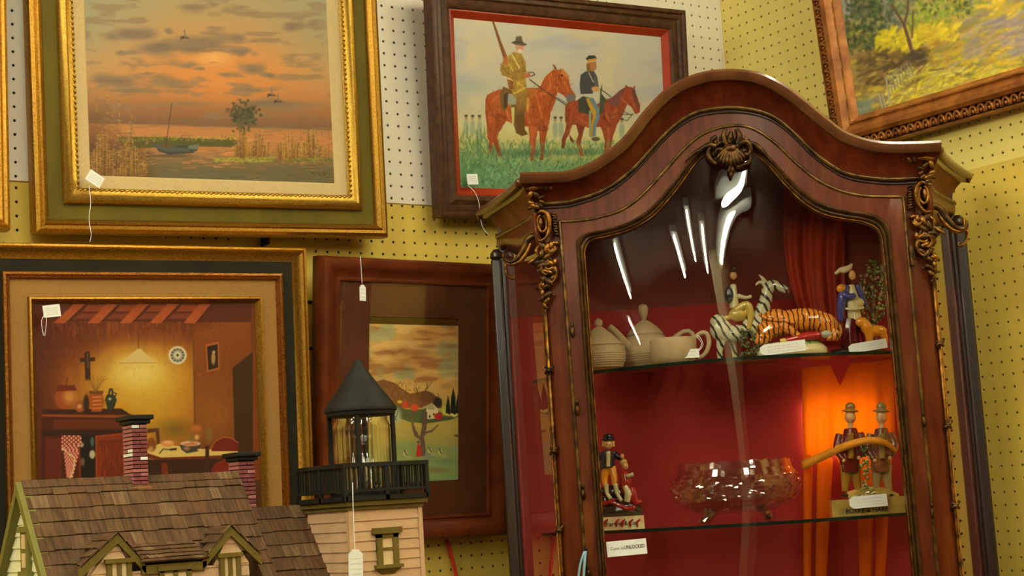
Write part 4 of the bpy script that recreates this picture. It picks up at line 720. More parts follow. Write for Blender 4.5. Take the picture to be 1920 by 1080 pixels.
# --- side wings: plan curves from the front corner back to the wall
def wing_plan(u, x0, x1, p=1.25): return x0+(x1-x0)*u**p
for sgn, nm in ((-1, 'left'), (1, 'right')):
    cxo = -.005
    def wrow(off0, off1, z0, z1, n=16, ys=-.012):
        return [(cxo+sgn*wing_plan(k/(n-1), .352+off0, .446+off1), ys+(.285-ys)*(k/(n-1)), z0+(z1-z0)*k/(n-1)) for k in range(n)]
    # cornice lip
    mb = MB(); tw_ = wrow(.026, .036, 2.0835, 2.0835, 24, ys=-.006); tw_[-1] = (tw_[-1][0]+sgn*.001, tw_[-1][1], tw_[-1][2]); mb.tube(tw_+[(tw_[-1][0]-sgn*.004, tw_[-1][1]+.004, tw_[-1][2]-.012)], [.0065]+[.0085]*23+[.006], 12); mb.build('side_cornice_roll', M_lip, cab, smooth=True)
    sec = [(.012, 2.071), (.016, 2.070), (.020, 2.074), (.022, 2.081), (.020, 2.088), (.016, 2.090), (-.02, 2.090), (-.02, 2.071)]
    mb = MB(); rws = [wrow(a*.7+.004, a+.014, z-.002, z) for a, z in sec]; mb.loft(rws, closed_v=True); mb.cap([r[-1] for r in rws]); mb.cap([r[0] for r in rws][::-1]); mb.build('side_cornice', M_lip, cab, smooth=40)
    MB().loft([wrow(a, a*1.15, z0_, z1_) for a, z0_, z1_ in ((.018, 2.070, 2.071), (.010, 2.060, 2.062), (.003, 2.045, 2.050), (0.0, 2.024, 2.036))]).build('side_cove', M_scv, cab, smooth=True)
    mb = MB(); ctr = wrow(.001, .003, 2.020, 2.032, 20); mb.tube(ctr, .0052, 8); mb.build('side_bead', M_bead, cab, smooth=True)
    top = wrow(0, 0, 2.020, 2.032, 20); bot = []
    for k, p in enumerate(wrow(-.004, -.003, 2.0, 2.0, 20)):
        u = k/19; bot.append((p[0], p[1], 1.952+.052*min(1, u/.85)**.8-.020*math.sin(PI*min(1, max(0, u-.1)/.75))))
    rws = [top, [tuple(a*.5+b*.5+(sgn*.002 if i == 0 else 0) for i, (a, b) in enumerate(zip(p, q))) for p, q in zip(top, bot)], bot]
    o = MB().loft(rws).build('side_frieze', M_ven if sgn < 0 else M_venr, cab, smooth=True); s_ = o.modifiers.new('solid', 'SOLIDIFY'); s_.thickness = .01; s_.offset = 0
    # side glass, rear post, pilaster
    plan = [(.349, .012), (.3715, .0767), (.394, .1413), (.4165, .206), (.439, .27)]
    sp = spline([(a, b, 0) for a, b in plan], 20)
    MB().loft([[(cxo+sgn*p.x, p.y, z) for p in sp] for z in (.66, 1.0, 1.4, 1.7, 2.0)]).build('side_glass_pane', M_side_glass, cab, smooth=True)
    mb = MB(); X0 = sorted((cxo+sgn*.442, cxo+sgn*.464)); mb.box((X0[0], .264, .10), (X0[1], .290, 1.985))
    mb.lathe([(.0, 0), (.014, 0), (.013, .012), (.006, .020), (0, .021)], 14, (cxo+sgn*.452, .275, 1.985)); mb.build('rear_post', M_post, cab, smooth=30, bevel=.005, bseg=3)
    mb = MB(); mb.add([(cxo+sgn*.303, -.002, .12), (cxo+sgn*.338, .004, .12), (cxo+sgn*.350, .014, .12), (cxo+sgn*.350, .03, .12), (cxo+sgn*.303, .03, .12), (cxo+sgn*.303, -.002, 2.03), (cxo+sgn*.338, .004, 2.03), (cxo+sgn*.350, .014, 2.03), (cxo+sgn*.350, .03, 2.03), (cxo+sgn*.303, .03, 2.03)],
        [(0, 1, 6, 5), (1, 2, 7, 6), (2, 3, 8, 7), (3, 4, 9, 8), (4, 0, 5, 9)]); mb.build('front_pilaster', M_ven if sgn < 0 else M_venr, cab)
    # gilt colonnette with ribbon knots down the corner
    mb = MB(); xs = cxo+sgn*.347; mb.tube([(xs, .006, .30), (xs, .006, 1.0), (xs, .006, 1.60), (xs, .006, 1.90)], .0034, 10); mb.tube([(xs+sgn*.004, .011, .30), (xs+sgn*.004, .011, 1.86)], .0022, 8)
    mb.build('gilt_colonnette', M_gilt, cab, smooth=True)
    for z in (1.735, 1.590, 1.450, 1.305, 1.16, 1.02, .88, .74, .6, .46):
        mb = MB(); mb.tube([(xs-.007, .0, z-.005), (xs-.003, -.004, z), (xs+.004, -.004, z+.004), (xs+.008, .0, z+.009)], .0026, 6); mb.tube([(xs-.006, -.001, z+.007), (xs, -.004, z+.003), (xs+.006, -.001, z-.004)], .0024, 6); mb.ell((xs, -.003, z), (.006, .004, .004), 8, 6)
        mb.build('ribbon_knot', M_giltd, cab, smooth=True)
    # side panel below the glass
    MB().loft([[(cxo+sgn*p.x, p.y, z) for p in sp] for z in (.12, .66)]).build('lower_side_panel', M_ven, cab)
# --- door
def side_pts(x0, z0, x1, z1, n=24): return [(x0+(x1-x0)*k/n, z0+(z1-z0)*k/n) for k in range(n)]
ol = (b2[0][0], b2[0][1]); orr = b2[-1]; il = opn[0]; ir = opn[-1]
outer = side_pts(-.303, .70, ol[0], ol[1])+list(b2)+side_pts(orr[0], orr[1], .300, .70)[1:]+[(.300, .70)]
inner = side_pts(-.274, .74, il[0], il[1])+list(opn)+side_pts(ir[0], ir[1], .260, .74)[1:]+[(.260, .74)]
outs = [(x, z) for x, z in outer]
rows = [[(x, .018, z) for x, z in outer], [(x, -.004, z) for x, z in outer], [(x, -.006, z) for x, z in [(a*.95+b*.05, c_*.95+d_*.05) for (a, c_), (b, d_) in zip(outer, inner)]],
        [(a*.35+b*.65, -.006, c_*.35+d_*.65) for (a, c_), (b, d_) in zip(outer, inner)]]
door = MB().loft(rows).build('door', M_ven, cab, smooth=30)
MB().box((-.303, -.004, .66), (.300, .018, .74)).build('door_rail', M_ven, door, bevel=.003)
def lerp2(f): return [(a*(1-f)+b*f, c_*(1-f)+d_*f) for (a, c_), (b, d_) in zip(outer, inner)]
rows = []
for f, y in ((.63, -.006), (.66, -.011), (.72, -.013), (.78, -.010), (.80, -.006), (.83, -.008), (.88, -.009), (.93, -.006), (.97, -.001), (1.0, .004), (1.0, .018)): rows.append([(x, y, z) for x, z in lerp2(f)])
MB().loft(rows).build('glazing_rim', pm('dark_gold_rim', C(92, 58, 24, .8), .32, .4, col2=C(56, 32, 14, .8), nscale=60, coat=.2), door, smooth=45)
sweep(lerp2(.985), [(a*.35, y*.45-.002) for a, y in bp]).build('rim_gilt_line', M_gilt, door, smooth=True)
sweep(outer, [(a*.9, y) for a, y in bp]).build('door_edge_bead', M_bead, door, smooth=True)
for xk, zs in ((-.3045, (1.80, 1.66, 1.51, 1.37, 1.23, 1.08)), (.3005, (1.60, 1.44, 1.30, 1.15, 1.0))):
    for z in zs:
        mb = MB(); mb.ell((xk, -.010, z), (.0042, .004, .010), 8, 6); mb.ell((xk, -.010, z+.014), (.003, .003, .005), 8, 6); mb.build('bead_knot', M_giltd, door, smooth=True)
for z in (1.895, 1.0):
    mb = MB(); mb.tube([(.306, -.010, z-.017), (.306, -.010, z+.017)], .0048, 10); mb.box((.300, -.008, z-.015), (.312, -.003, z+.015)); mb.build('hinge', M_giltd, door, smooth=40)
# bowed old glass in the door, rippled
ng = 150; rows = []
zb = .745
for j in range(220):
    z = zb+(2.115-zb)*j/219; row = []
    for i in range(ng+1):
        u = -1+2*i/ng; x = -.006+u*.268
        bow = -.012*(1-u*u); rip = .00026*math.sin(11*u+1.5*math.sin(z*7))+.00022*math.exp(-((u-.12)/.10)**2)*math.sin(z*17)+.00010*math.sin(z*19+u*5)
        row.append((x, .010+bow*.9+rip, z))
    rows.append(row)
# trim the sheet to the arched opening
from bisect import bisect
oz = [(x, z) for x, z in opn]
def top_at(x):
    for (x0, z0), (x1, z1) in zip(oz, oz[1:]):
        if x0 <= x <= x1 or x1 <= x <= x0: return z0+(z1-z0)*((x-x0)/(x1-x0) if x1 != x0 else 0)+.006
    return 1.93
rows = [[(x, y, min(z, top_at(x))) for x, y, z in r] for r in rows]
MB().loft(rows).build('door_glass', M_door_glass, door, smooth=True)
# --- lining, shelves, carcass
back = [(-.44, .268, .70), (.43, .268, .70), (.43, .268, 2.05)]+[(x, .268, z-.03) for x, z in lip[::-1] if abs(x) < .33]+[(-.44, .268, 2.05)]
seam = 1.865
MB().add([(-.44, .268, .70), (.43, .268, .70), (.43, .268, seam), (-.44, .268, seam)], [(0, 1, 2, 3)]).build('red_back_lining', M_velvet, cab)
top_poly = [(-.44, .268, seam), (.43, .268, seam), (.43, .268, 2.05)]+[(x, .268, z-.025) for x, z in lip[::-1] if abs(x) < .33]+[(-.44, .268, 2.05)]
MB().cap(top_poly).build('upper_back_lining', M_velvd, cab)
MB().box((-.45, .27, .10), (.44, .29, 2.07)).build('back_panel', M_post, cab)
for sgn in (-1, 1):
    x = -.005+sgn*.3035; xx = sorted((x, x-sgn*.004)); MB().box((xx[0], .03, .70), (xx[1], .05, 2.02)).build('pilaster_lining', M_velvet, cab)
def shelf_front(x): return .024+.115*(min(1, abs(x+.005)/.30))**1.8
for z in (1.7385, 1.4425, 1.14):
    n = 40; fr = [(-.335+.66*k/n, shelf_front(-.335+.66*k/n)) for k in range(n+1)]
    fr = [(-.40, .262)]+fr+[(.39, .262)]
    mb = MB(); A = [(x, y, z) for x, y in fr]; Bm = [(x, y, z-.006) for x, y in fr]; mb.cap(A); mb.cap(Bm[::-1]); s = mb.build('glass_shelf', M_shelf_glass, cab)
    MB().loft([A, Bm]).build('polished_edge', M_shelf_edge, s)
MB().box((-.345, .0, .60), (.335, .27, .70)).build('cabinet_floor', M_ven, cab); MB().box((-.305, -.003, .14), (.30, .02, .66)).build('lower_door', M_ven, cab, bevel=.003)
MB().box((-.35, -.01, .10), (.34, .27, .14)).build('plinth', M_post, cab, bevel=.004)
for x, y in ((-.33, .02), (.32, .02), (-.40, .24), (.39, .24)): MB().lathe([(.016, 0), (.02, .01), (.014, .03), (.024, .10)], 12, (x, y, 0)).build('leg', M_post, cab, smooth=True)
for sgn in (-1, 1):
    pts = [(-.005+sgn*p.x, p.y) for p in sp]
# --- gilt bronze mounts
def Zm(P, d=-.012): return [in_cab(860+x*.2592, 300+y*.2593, d) for x, y in P]
def leaf(mb, c, r, ang, dy=0): mb.ell((c[0], c[1]+dy, c[2]), (r, r*.42, r*.5), 8, 6, R=Matrix.Rotation(ang, 3, 'Y'))
rr = random.Random(5); mb = MB(); md = MB()
for x, y, r in [(530, 160, 9), (545, 200, 11), (590, 195, 8), (630, 190, 8), (670, 190, 7), (700, 185, 4), (505, 210, 7), (520, 245, 8), (560, 250, 8), (595, 270, 6), (600, 300, 5), (525, 310, 7), (550, 335, 9), (520, 345, 6), (590, 330, 6)]:
    leaf(md if rr.random() < .5 else mb, Zm([(x, y)], -.03+y*.00004)[0], r*.0012, rr.uniform(0, PI))
def tub(P, R, m, d=-.012, dy=None):
    Q = Zm(P, d); Q = spline(Q, 30); n = len(Q)
    if hasattr(R, '__len__'): R = [np.interp(k/(n-1), np.linspace(0, 1, len(R)), R) for k in range(n)]
    m.tube(Q, R, 8)
tub([(575, 385), (600, 368), (640, 390), (656, 450), (648, 530), (610, 580), (570, 580)], [.002, .0045, .005, .0045, .004, .0035, .003], mb, -.016)
tub([(590, 395), (572, 430), (575, 480), (600, 520), (632, 500), (636, 440), (612, 400)], [.002, .0026, .003, .003, .003, .0026, .002], mb, -.014)
mb.ell(Zm([(592, 455)], -.012)[0], (.0045, .004, .011), 10, 8)
tub([(600, 585), (550, 550), (500, 575), (468, 650), (420, 715), (370, 740), (335, 715), (335, 680)], [.004, .006, .006, .006, .0055, .004, .003, .002], md, -.006)
tub([(520, 600), (490, 670), (440, 735), (380, 755), (345, 745)], [.003, .005, .005, .004, .002], mb, -.004)
tub([(340, 780), (345, 820), (375, 850), (400, 855), (405, 835), (390, 828)], [.001, .003, .003, .003, .002, .001], mb, .02)
tub([(345, 700), (322, 680), (330, 720), (350, 745)], [.001, .003, .003, .001], mb, .05)
leaf(mb, Zm([(338, 762)], .0)[0], .006, 1.4); leaf(mb, Zm([(340, 778)], .012)[0], .005, 1.4)
for k in range(9): leaf(md, Zm([(685+k*2.5, 385+k*19)], -.008)[0], .0055, rr.uniform(-.5, .5))
for x, y, r in [(600, 620, 10), (635, 640, 9), (665, 620, 7), (690, 600, 6), (600, 680, 9), (640, 700, 8), (680, 660, 9), (585, 740, 9), (620, 760, 11), (660, 745, 8), (690, 740, 6), (700, 800, 9), (640, 810, 9), (600, 800, 7), (680, 850, 8), (650, 880, 9), (610, 860, 6), (590, 910, 7), (625, 920, 7), (660, 900, 5), (610, 960, 6), (640, 975, 8), (665, 970, 4), (605, 1000, 5), (635, 1020, 7), (620, 1050, 5), (640, 1070, 4)]:
    leaf(mb if rr.random() < .6 else md, Zm([(x+rr.uniform(-6, 6), y)], -.010)[0], r*.00135, rr.uniform(0, PI)); leaf(md, Zm([(x+rr.uniform(-22, 22), y+rr.uniform(-16, 16))], -.007)[0], r*.0011, rr.uniform(0, PI))
for P in ([(640, 640), (680, 670), (700, 650), (690, 620)], [(600, 740), (640, 790), (690, 780), (708, 820), (690, 870), (650, 900)], [(570, 690), (560, 650), (590, 610)], [(500, 750), (530, 730), (560, 700)], [(650, 720), (610, 760), (600, 800), (630, 830), (665, 800)], [(600, 880), (585, 920), (600, 940)]): tub(P, [.0015, .0035, .003, .0015], mb, -.012)
def mirror(m):
    q = MB(); q.v = [(-.010-x, y, z) for x, y, z in m.v]; q.f = [f[::-1] for f in m.f]; q.mi = list(m.mi); return q
for sgn in (-1, 1):
    a = (mb if sgn < 0 else mirror(mb)).build('corner_mount', M_gilt, cab, smooth=True); (md if sgn < 0 else mirror(md)).build('dark_foliage', M_giltd, a, smooth=True)
# crest: palmette with scrolls under the top of the arch
def Zc(P, d=-.018): return [in_cab(1240+x*.1852, 200+y*.1852, d) for x, y in P]
mb = MB()
for k in range(9):
    a = (k-4)*.24; x0, y0 = 700+math.sin(a)*45, 420-10*math.cos(a); x1, y1 = 705+math.sin(a)*175, 440+math.cos(a)*165
    Q = spline(Zc([(x0, y0), ((x0+x1)/2, (y0+y1)/2-8), (x1, y1)], -.020), 8); mb.tube(Q, [.002, .003, .0035, .004, .0045, .0045, .004, .0025], 8)
mb.ell(Zc([(705, 425)])[0], (.013, .008, .009), 12, 8)
for P, R in (([(560, 400), (590, 370), (640, 360), (660, 400), (620, 440), (570, 430), (540, 480)], [.002, .0045, .005, .004, .0045, .004, .002]), ([(760, 470), (770, 400), (820, 360), (880, 370), (905, 430), (880, 490), (840, 470)], [.003, .005, .006, .006, .005, .004, .002]),
             ([(560, 410), (500, 390), (440, 410), (390, 440), (320, 480), (240, 560)], [.005, .006, .005, .004, .003, .0012]), ([(880, 370), (940, 380), (990, 420), (1050, 480), (1120, 560)], [.004, .005, .005, .003, .0012]),
             ([(640, 370), (630, 290), (650, 225)], [.006, .005, .003]), ([(770, 380), (790, 300), (760, 225)], [.006, .006, .004]), ([(690, 370), (700, 300), (705, 250)], [.004, .006, .003]), ([(500, 400), (470, 470), (500, 540), (560, 580)], [.003, .005, .005, .003]), ([(905, 480), (890, 560), (820, 600), (760, 610)], [.003, .004, .005, .004]),
             ([(560, 300), (520, 330), (500, 380)], [.003, .005, .003]), ([(840, 310), (870, 340), (890, 380)], [.003, .005, .003])):
    Q = spline(Zc(P, -.016), 24); mb.tube(Q, [np.interp(k/23, np.linspace(0, 1, len(R)), R) for k in range(24)], 8)
rr = random.Random(8)
for k in range(34):
    a = rr.uniform(0, 2*PI); r = rr.uniform(120, 190); c_ = Zc([(700+r*1.05*math.cos(a), 430+r*math.sin(a)*.85)], -.012)[0]; leaf(mb, c_, rr.uniform(.004, .008), rr.uniform(0, PI))
for x, y in ((700, 610), (690, 645), (720, 640), (705, 680)): leaf(mb, Zc([(x, y)])[0], .007, PI/2)
mb.build('crest_mount', M_giltd, cab, smooth=True)
# notice behind the glass, key ribbon, lock
# ================================================================== things on the glass shelves
TOPZ = 1.7385; MIDZ = 1.4425
def dense(P, n=70): return [(float(np.interp(k/(n-1), np.linspace(0, 1, len(P)), [p[0] for p in P])), float(np.interp(k/(n-1), np.linspace(0, 1, len(P)), [p[1] for p in P]))) for k in range(n)]
class Fig:
    """small ceramic: coordinates read in the plane d behind the cabinet front, sizes in thousandths of a metre"""
    def __init__(s, px, py, d, z, name, label, cat, group=None):
        s.d = d; s.z = z; p = in_cab(px, py, d); s.x = p[0]; s.dz = z-p[2]
        s.e = empty(name, cab_world(s.x, d, z), (0, 0, -CPSI), label, cat, group)
    def P(s, px, py, dy=0):
        p = in_cab(px, py, s.d); return (p[0]-s.x, dy*.001, max(p[2]+s.dz-s.z, 0))
    def new(s): s.m = MB(); return s
    def el(s, px, py, rx, rz, ry=None, dy=0, rot=0, n=14):
        s.m.ell(s.P(px, py, dy), (rx*.00097, (ry if ry else (rx+rz)/2)*.00097, rz*.00097), n, 10, R=Matrix.Rotation(rot, 3, 'Y')); return s
    def tb(s, P, R, n=10):
        Q = spline([s.P(*p) for p in P], 16); k = len(Q)
        R = R if hasattr(R, '__len__') else [R, R]
        s.m.tube(Q, [np.interp(i/(k-1), np.linspace(0, 1, len(R)), R)*.00097 for i in range(k)], n); return s
    def done(s, name, mat, parent=None, vox=0):
        o = s.m.build(name, mat, parent or s.e, smooth=True)
        if vox:
            r = o.modifiers.new('fuse', 'REMESH'); r.mode = 'VOXEL'; r.voxel_size = vox; r.use_smooth_shade = True
            q = o.modifiers.new('soft', 'SMOOTH'); q.iterations = 3; q.factor = .5
        return o
def glaze(name, c1, c2=None, **k):
    k.setdefault('rough', .12); k.setdefault('coat', .6); return pm(name, c1, col2=c2 or c1, **k)
def pm_stripes(name, base, dark, scale, direction='X', dist=3, rough=.12, lo=.55, hi=.7, rot=(0, 0, 0)):
    m = bpy.data.materials.new(name); m.use_nodes = True; nt = m.node_tree; N = nt.nodes; L = nt.links; b = N['Principled BSDF']; b.inputs['Roughness'].default_value = rough; b.inputs['Coat Weight'].default_value = .5
    tc = N.new('ShaderNodeTexCoord'); mp = N.new('ShaderNodeMapping'); mp.inputs['Rotation'].default_value = rot; w = N.new('ShaderNodeTexWave'); w.bands_direction = direction; w.inputs['Scale'].default_value = scale; w.inputs['Distortion'].default_value = dist; w.inputs['Detail'].default_value = 2; w.inputs['Detail Scale'].default_value = 1.2
    L.new(tc.outputs['Object'], mp.inputs[0]); L.new(mp.outputs[0], w.inputs['Vector']); cr = N.new('ShaderNodeValToRGB'); cr.color_ramp.elements[0].position = lo; cr.color_ramp.elements[0].color = base; cr.color_ramp.elements[1].position = hi; cr.color_ramp.elements[1].color = dark
    L.new(w.outputs[0], cr.inputs[0]); L.new(cr.outputs[0], b.inputs['Base Color']); MATS[name] = m; return m
IK = 1.5
M_stone = pm('cream_stoneware', C(168, 138, 96, .95), .5, col2=C(160, 130, 88, .95), nscale=60)
M_stone_band = M_stone
M_skin = glaze('painted_skin', C(200, 142, 84, .95)); M_cream = glaze('cream_glaze', C(190, 168, 116, 1.0)); M_blackg = glaze('black_glaze', (.012, .012, .018, 1)); M_blue = glaze('blue_glaze', C(74, 66, 120, .8)); M_navy = glaze('navy_glaze', (.012, .015, .035, 1))
M_redg = glaze('red_glaze', C(150, 28, 20, 1.0)); M_coatr = glaze('dark_red_glaze', C(104, 26, 14, .8)); M_dulloch = glaze('dull_ochre_glaze', C(150, 100, 30, .8)); M_dullcream = glaze('dull_cream_glaze', C(150, 118, 66, .8)); M_yelg = glaze('yellow_glaze', C(186, 150, 66, 1.0)); M_green = glaze('green_glaze', C(60, 76, 34, IK), C(120, 124, 60, IK), nscale=120); M_ochre = glaze('ochre_glaze', C(210, 120, 24, 1.1)); M_brown = glaze('brown_glaze', C(120, 66, 30, IK), C(70, 36, 18, IK), nscale=60)
M_tiger = pm_stripes('tiger_glaze', (.78, .27, .035, 1), (.12, .03, .008, 1), 34, 'X', 5, lo=.72, hi=.9); M_zebra = pm_stripes('zebra_glaze', C(184, 168, 128, 1.1), C(56, 50, 40), 24, 'X', 4, lo=.7, hi=.84, rot=(0, .5, 0)); M_mount = glaze('dark_earth_glaze', C(56, 38, 24)); M_olive_g = glaze('olive_base_glaze', C(150, 116, 50, 1.2), C(120, 96, 40), nscale=30)
# --- lidded bowl, teapot, cup of one cream set
f = Fig(1128, 690, .13, TOPZ, 'sugar_bowl', 'small cream lidded bowl with a knob at the left end of the upper shelf', 'sugar bowl', 'cream stoneware tea set'); s = .00101
f.new(); f.m.lathe(dense([(.028, 0), (.040, .004), (.046, .016), (.048, .030), (.046, .042), (.0455, .046)]), 40, rf=lambda a, z: 1+.010*math.sin(z*1500)*(z < .032)); f.done('bowl', M_stone)
f.new(); f.m.lathe([(.046, .045), (.046, .048), (.036, .056), (.020, .072), (.010, .080), (.0055, .083)], 36); lid = f.done('lid', M_stone); f.new(); f.m.ell((0, 0, .090), (.008, .008, .009), 14, 10); f.done('knob', M_stone, lid)
f = Fig(1213, 678, .205, TOPZ, 'teapot', 'cream stoneware teapot with a tall knob on the upper shelf', 'teapot', 'cream stoneware tea set')
f.new(); f.m.lathe(dense([(.030, 0), (.040, .003), (.050, .016), (.054, .030), (.052, .044), (.042, .060), (.034, .068)]), 40, rf=lambda a, z: 1+.010*math.sin(z*1500)*(z < .032)); f.done('body', M_stone)
f.new(); f.m.lathe([(.036, .067), (.035, .071), (.026, .082), (.014, .092), (.006, .097)], 36); lid = f.done('lid', M_stone); f.new(); f.m.lathe([(.004, .095), (.0055, .102), (.009, .112), (.010, .120), (.007, .127), (0, .129)], 18); f.done('knob', M_stone, lid)
f.new().tb([(1195, 652, -14), (1174, 634, -32), (1157, 614, -46), (1142, 600, -52)], [15, 11, 8, 6.5]); f.done('spout', M_stone); f.new().tb([(1247, 640), (1262, 618), (1284, 604), (1298, 611), (1299, 640), (1288, 664)], [4, 5, 5, 5, 4.5, 4]); f.done('handle', M_stone)
f = Fig(1264, 676, .11, TOPZ, 'milk_jug', 'small cream cup with a looped handle beside the teapot, tag in front', 'cup', 'cream stoneware tea set')
f.new(); f.m.lathe([(.026, 0), (.036, .003), (.041, .012), (.043, .026), (.043, .046), (.0415, .049), (.040, .049), (.040, .030), (.036, .010), (.0, .008)], 40, rf=lambda a, z: 1); f.done('bowl', M_stone)
f.new().tb([(1300, 628), (1312, 617), (1324, 617), (1329, 634), (1322, 654), (1308, 664)], [3.6, 4.6, 4.6, 4.6, 4.2, 3.6]); f.done('handle', M_stone)
# --- zebra with rider
f = Fig(1400, 668, .19, TOPZ, 'zebra_figurine', 'glazed zebra figurine carrying a rider in blue and yellow, behind the tiger', 'figurine')
f.new().el(1352, 606, 24, 22, 20, rot=.5).el(1346, 590, 17, 15, 17).el(1380, 612, 24, 17, 19).el(1410, 600, 22, 22, 18).tb([(1352, 610), (1350, 632), (1348, 650), (1352, 664)], [11, 9, 6, 6]).tb([(1372, 620, 14), (1376, 642, 14), (1380, 664, 14)], [9, 6, 6]).tb([(1412, 600), (1424, 580), (1434, 552), (1438, 530)], [20, 16, 13, 12])
f.tb([(1432, 530), (1448, 522), (1462, 526), (1474, 532)], [12, 12, 9, 7]).tb([(1414, 612), (1420, 640), (1424, 664)], [10, 6, 6]); zb_ = f.done('body', M_zebra, vox=.0012)
f.new().tb([(1436, 518), (1428, 508), (1422, 502)], [4, 4, 1]).tb([(1440, 522), (1424, 516), (1416, 522)], [4, 4, 2]); f.done('ear', M_cream, zb_)
f.new().el(1476, 531, 4, 6, 4); f.done('muzzle', M_brown, zb_)
f.new().el(1384, 576, 20, 15, 18).tb([(1378, 570, -8), (1400, 560, -14), (1406, 586, -14), (1402, 606, -14)], [9, 8, 7, 5]).el(1362, 583, 8, 5, 8); f.done('rider_skirt', M_yelg, vox=.0012)
f.new().tb([(1376, 565), (1374, 540), (1374, 520)], [10, 9, 6]).tb([(1382, 542, -4), (1398, 546, -8), (1408, 543, -10)], [5, 4, 3.5]); f.done('rider_body', M_cream, vox=.0012)
f.new().el(1366, 541, 9, 17, 8, -6); f.done('blue_coat', M_navy, vox=.0012)
f.new().el(1374, 503, 7, 9, 7); f.done('rider_head', M_skin); f.new().el(1374, 495, 9, 4, 9, rot=.2).el(1375, 491, 6, 5, 6); f.done('hat', M_mount)
rr = random.Random(4); f.new()
for k in range(70): f.el(rr.uniform(1388, 1424), rr.uniform(606, 656), rr.uniform(2, 5), rr.uniform(2, 4), dy=rr.uniform(-34, -10), n=6)
f.done('bocage_leaves', glaze('dark_leaf_glaze', C(56, 62, 34), C(120, 116, 60), nscale=200))
f.new(); a = f.P(1400, 668); f.m.lathe([(.052, 0), (.055, .004), (.050, .009), (.02, .012)], 28, sy=.6); f.done('base', M_green)
# --- tiger over a fallen man
f = Fig(1487, 668, .10, TOPZ, 'tiger_figurine', 'glazed orange tiger figurine standing over a fallen man in red', 'figurine')
f.new().el(1500, 600, 56, 23, 22).el(1455, 600, 28, 22, 20).el(1545, 606, 24, 21, 20).tb([(1470, 608), (1446, 614, -4), (1426, 628, -8)], [22, 20, 17]).el(1432, 632, 16, 14, 15, -8).el(1422, 641, 9, 7, 9, -14)
f.tb([(1548, 604, -14), (1552, 622, -16), (1544, 636, -16)], [14, 11, 8]).tb([(1560, 606, 10), (1570, 618, 10), (1566, 636, 10)], [13, 11, 8]).tb([(1464, 610, -14), (1482, 622, -18), (1500, 634, -20)], [12, 8, 6]).tb([(1430, 608, 6), (1428, 604, 8)], [6, 4]).tb([(1566, 622, -16), (1560, 632, -20), (1548, 636, -22)], [9, 8, 5]); f.done('tiger', M_tiger, vox=.0012)
f.new().tb([(1424, 590, -12), (1440, 600, -20), (1470, 603, -22), (1490, 608, -22)], [3.5, 4, 4, 3]); f.done('tail', M_tiger)
f.new().tb([(1472, 640, -16), (1500, 634, -20), (1528, 630, -20)], [6, 8, 8]).el(1530, 630, 10, 7, 9, -20); f.done('fallen_man', M_redg, vox=.0012)
f.new().tb([(1462, 642, -14), (1478, 640, -16)], [6, 7]); f.done('trousers', M_yelg); f.new().el(1548, 628, 12, 8, 9, -20); f.done('fallen_head', glaze('grey_glaze', C(150, 140, 110)))
for px in (1426, 1434): f.new().el(px, 634, 1.6, 1.6, 1.6, -24); f.done('eye', M_blackg)
f.new(); f.m.lathe([(.060, 0), (.064, .004), (.064, .012), (.058, .019), (.03, .024)], 36, sy=.5); f.done('base', M_cream)
f.new(); f.m.lathe([(.056, .017), (.056, .022), (.045, .027), (.01, .029)], 30, sy=.48); f.done('grass_mound', M_green)
# --- lady with lion
f = Fig(1605, 668, .17, TOPZ, 'lion_tamer_figurine', 'figurine of a person in a white hat and blue coat beside an orange lion', 'figurine')
f.new().tb([(1604, 604), (1600, 580), (1598, 556), (1596, 536)], [14, 13, 12, 6]).el(1604, 570, 18, 12, 12); f.done('body', M_cream, vox=.0012)
f.new().tb([(1588, 538, -4), (1580, 556, -6), (1576, 584, -6), (1577, 606, -6)], [7, 10, 9, 5]).tb([(1608, 536), (1616, 556), (1624, 576)], [6, 6, 4]).tb([(1582, 556, -10), (1594, 560, -14), (1602, 556, -14)], [8, 7, 5]); f.done('blue_coat', M_blue, vox=.0012)
f.new().el(1577, 544, 10, 9, 7, -8); f.done('shoulder_cape', M_ochre)
f.new().el(1598, 518, 7, 10, 7); f.done('head', M_skin); f.new().tb([(1566, 516), (1576, 508), (1590, 505), (1598, 497)], [3, 5, 6, 3]).el(1588, 508, 12, 5, 9, rot=-.4); f.done('hat', M_cream, vox=.0012)
f.new().tb([(1584, 582, -12), (1600, 584, -16), (1618, 580, -12)], [2, 3, 3]); f.done('drum_rim', M_cream); f.new().tb([(1596, 664), (1594, 630), (1596, 600)], [20, 18, 15]).tb([(1616, 600), (1624, 630), (1626, 650)], [12, 10, 10]); f.done('maroon_skirt', glaze('maroon_glaze', C(96, 20, 22, .8)), vox=.0014)
f.new().tb([(1612, 604, -16), (1622, 616, -18), (1628, 632, -18), (1626, 656, -18)], [10, 12, 8, 5]).el(1640, 624, 22, 11, 11, -16).tb([(1650, 624, -16), (1658, 640, -14), (1656, 656, -14)], [10, 6, 5]).el(1612, 608, 11, 10, 10, -20); f.done('lion', M_ochre, vox=.0012)
f.new(); f.m.lathe([(.044, 0), (.048, .005), (.046, .012), (.02, .016)], 28, sy=.65); f.done('base', M_mount)
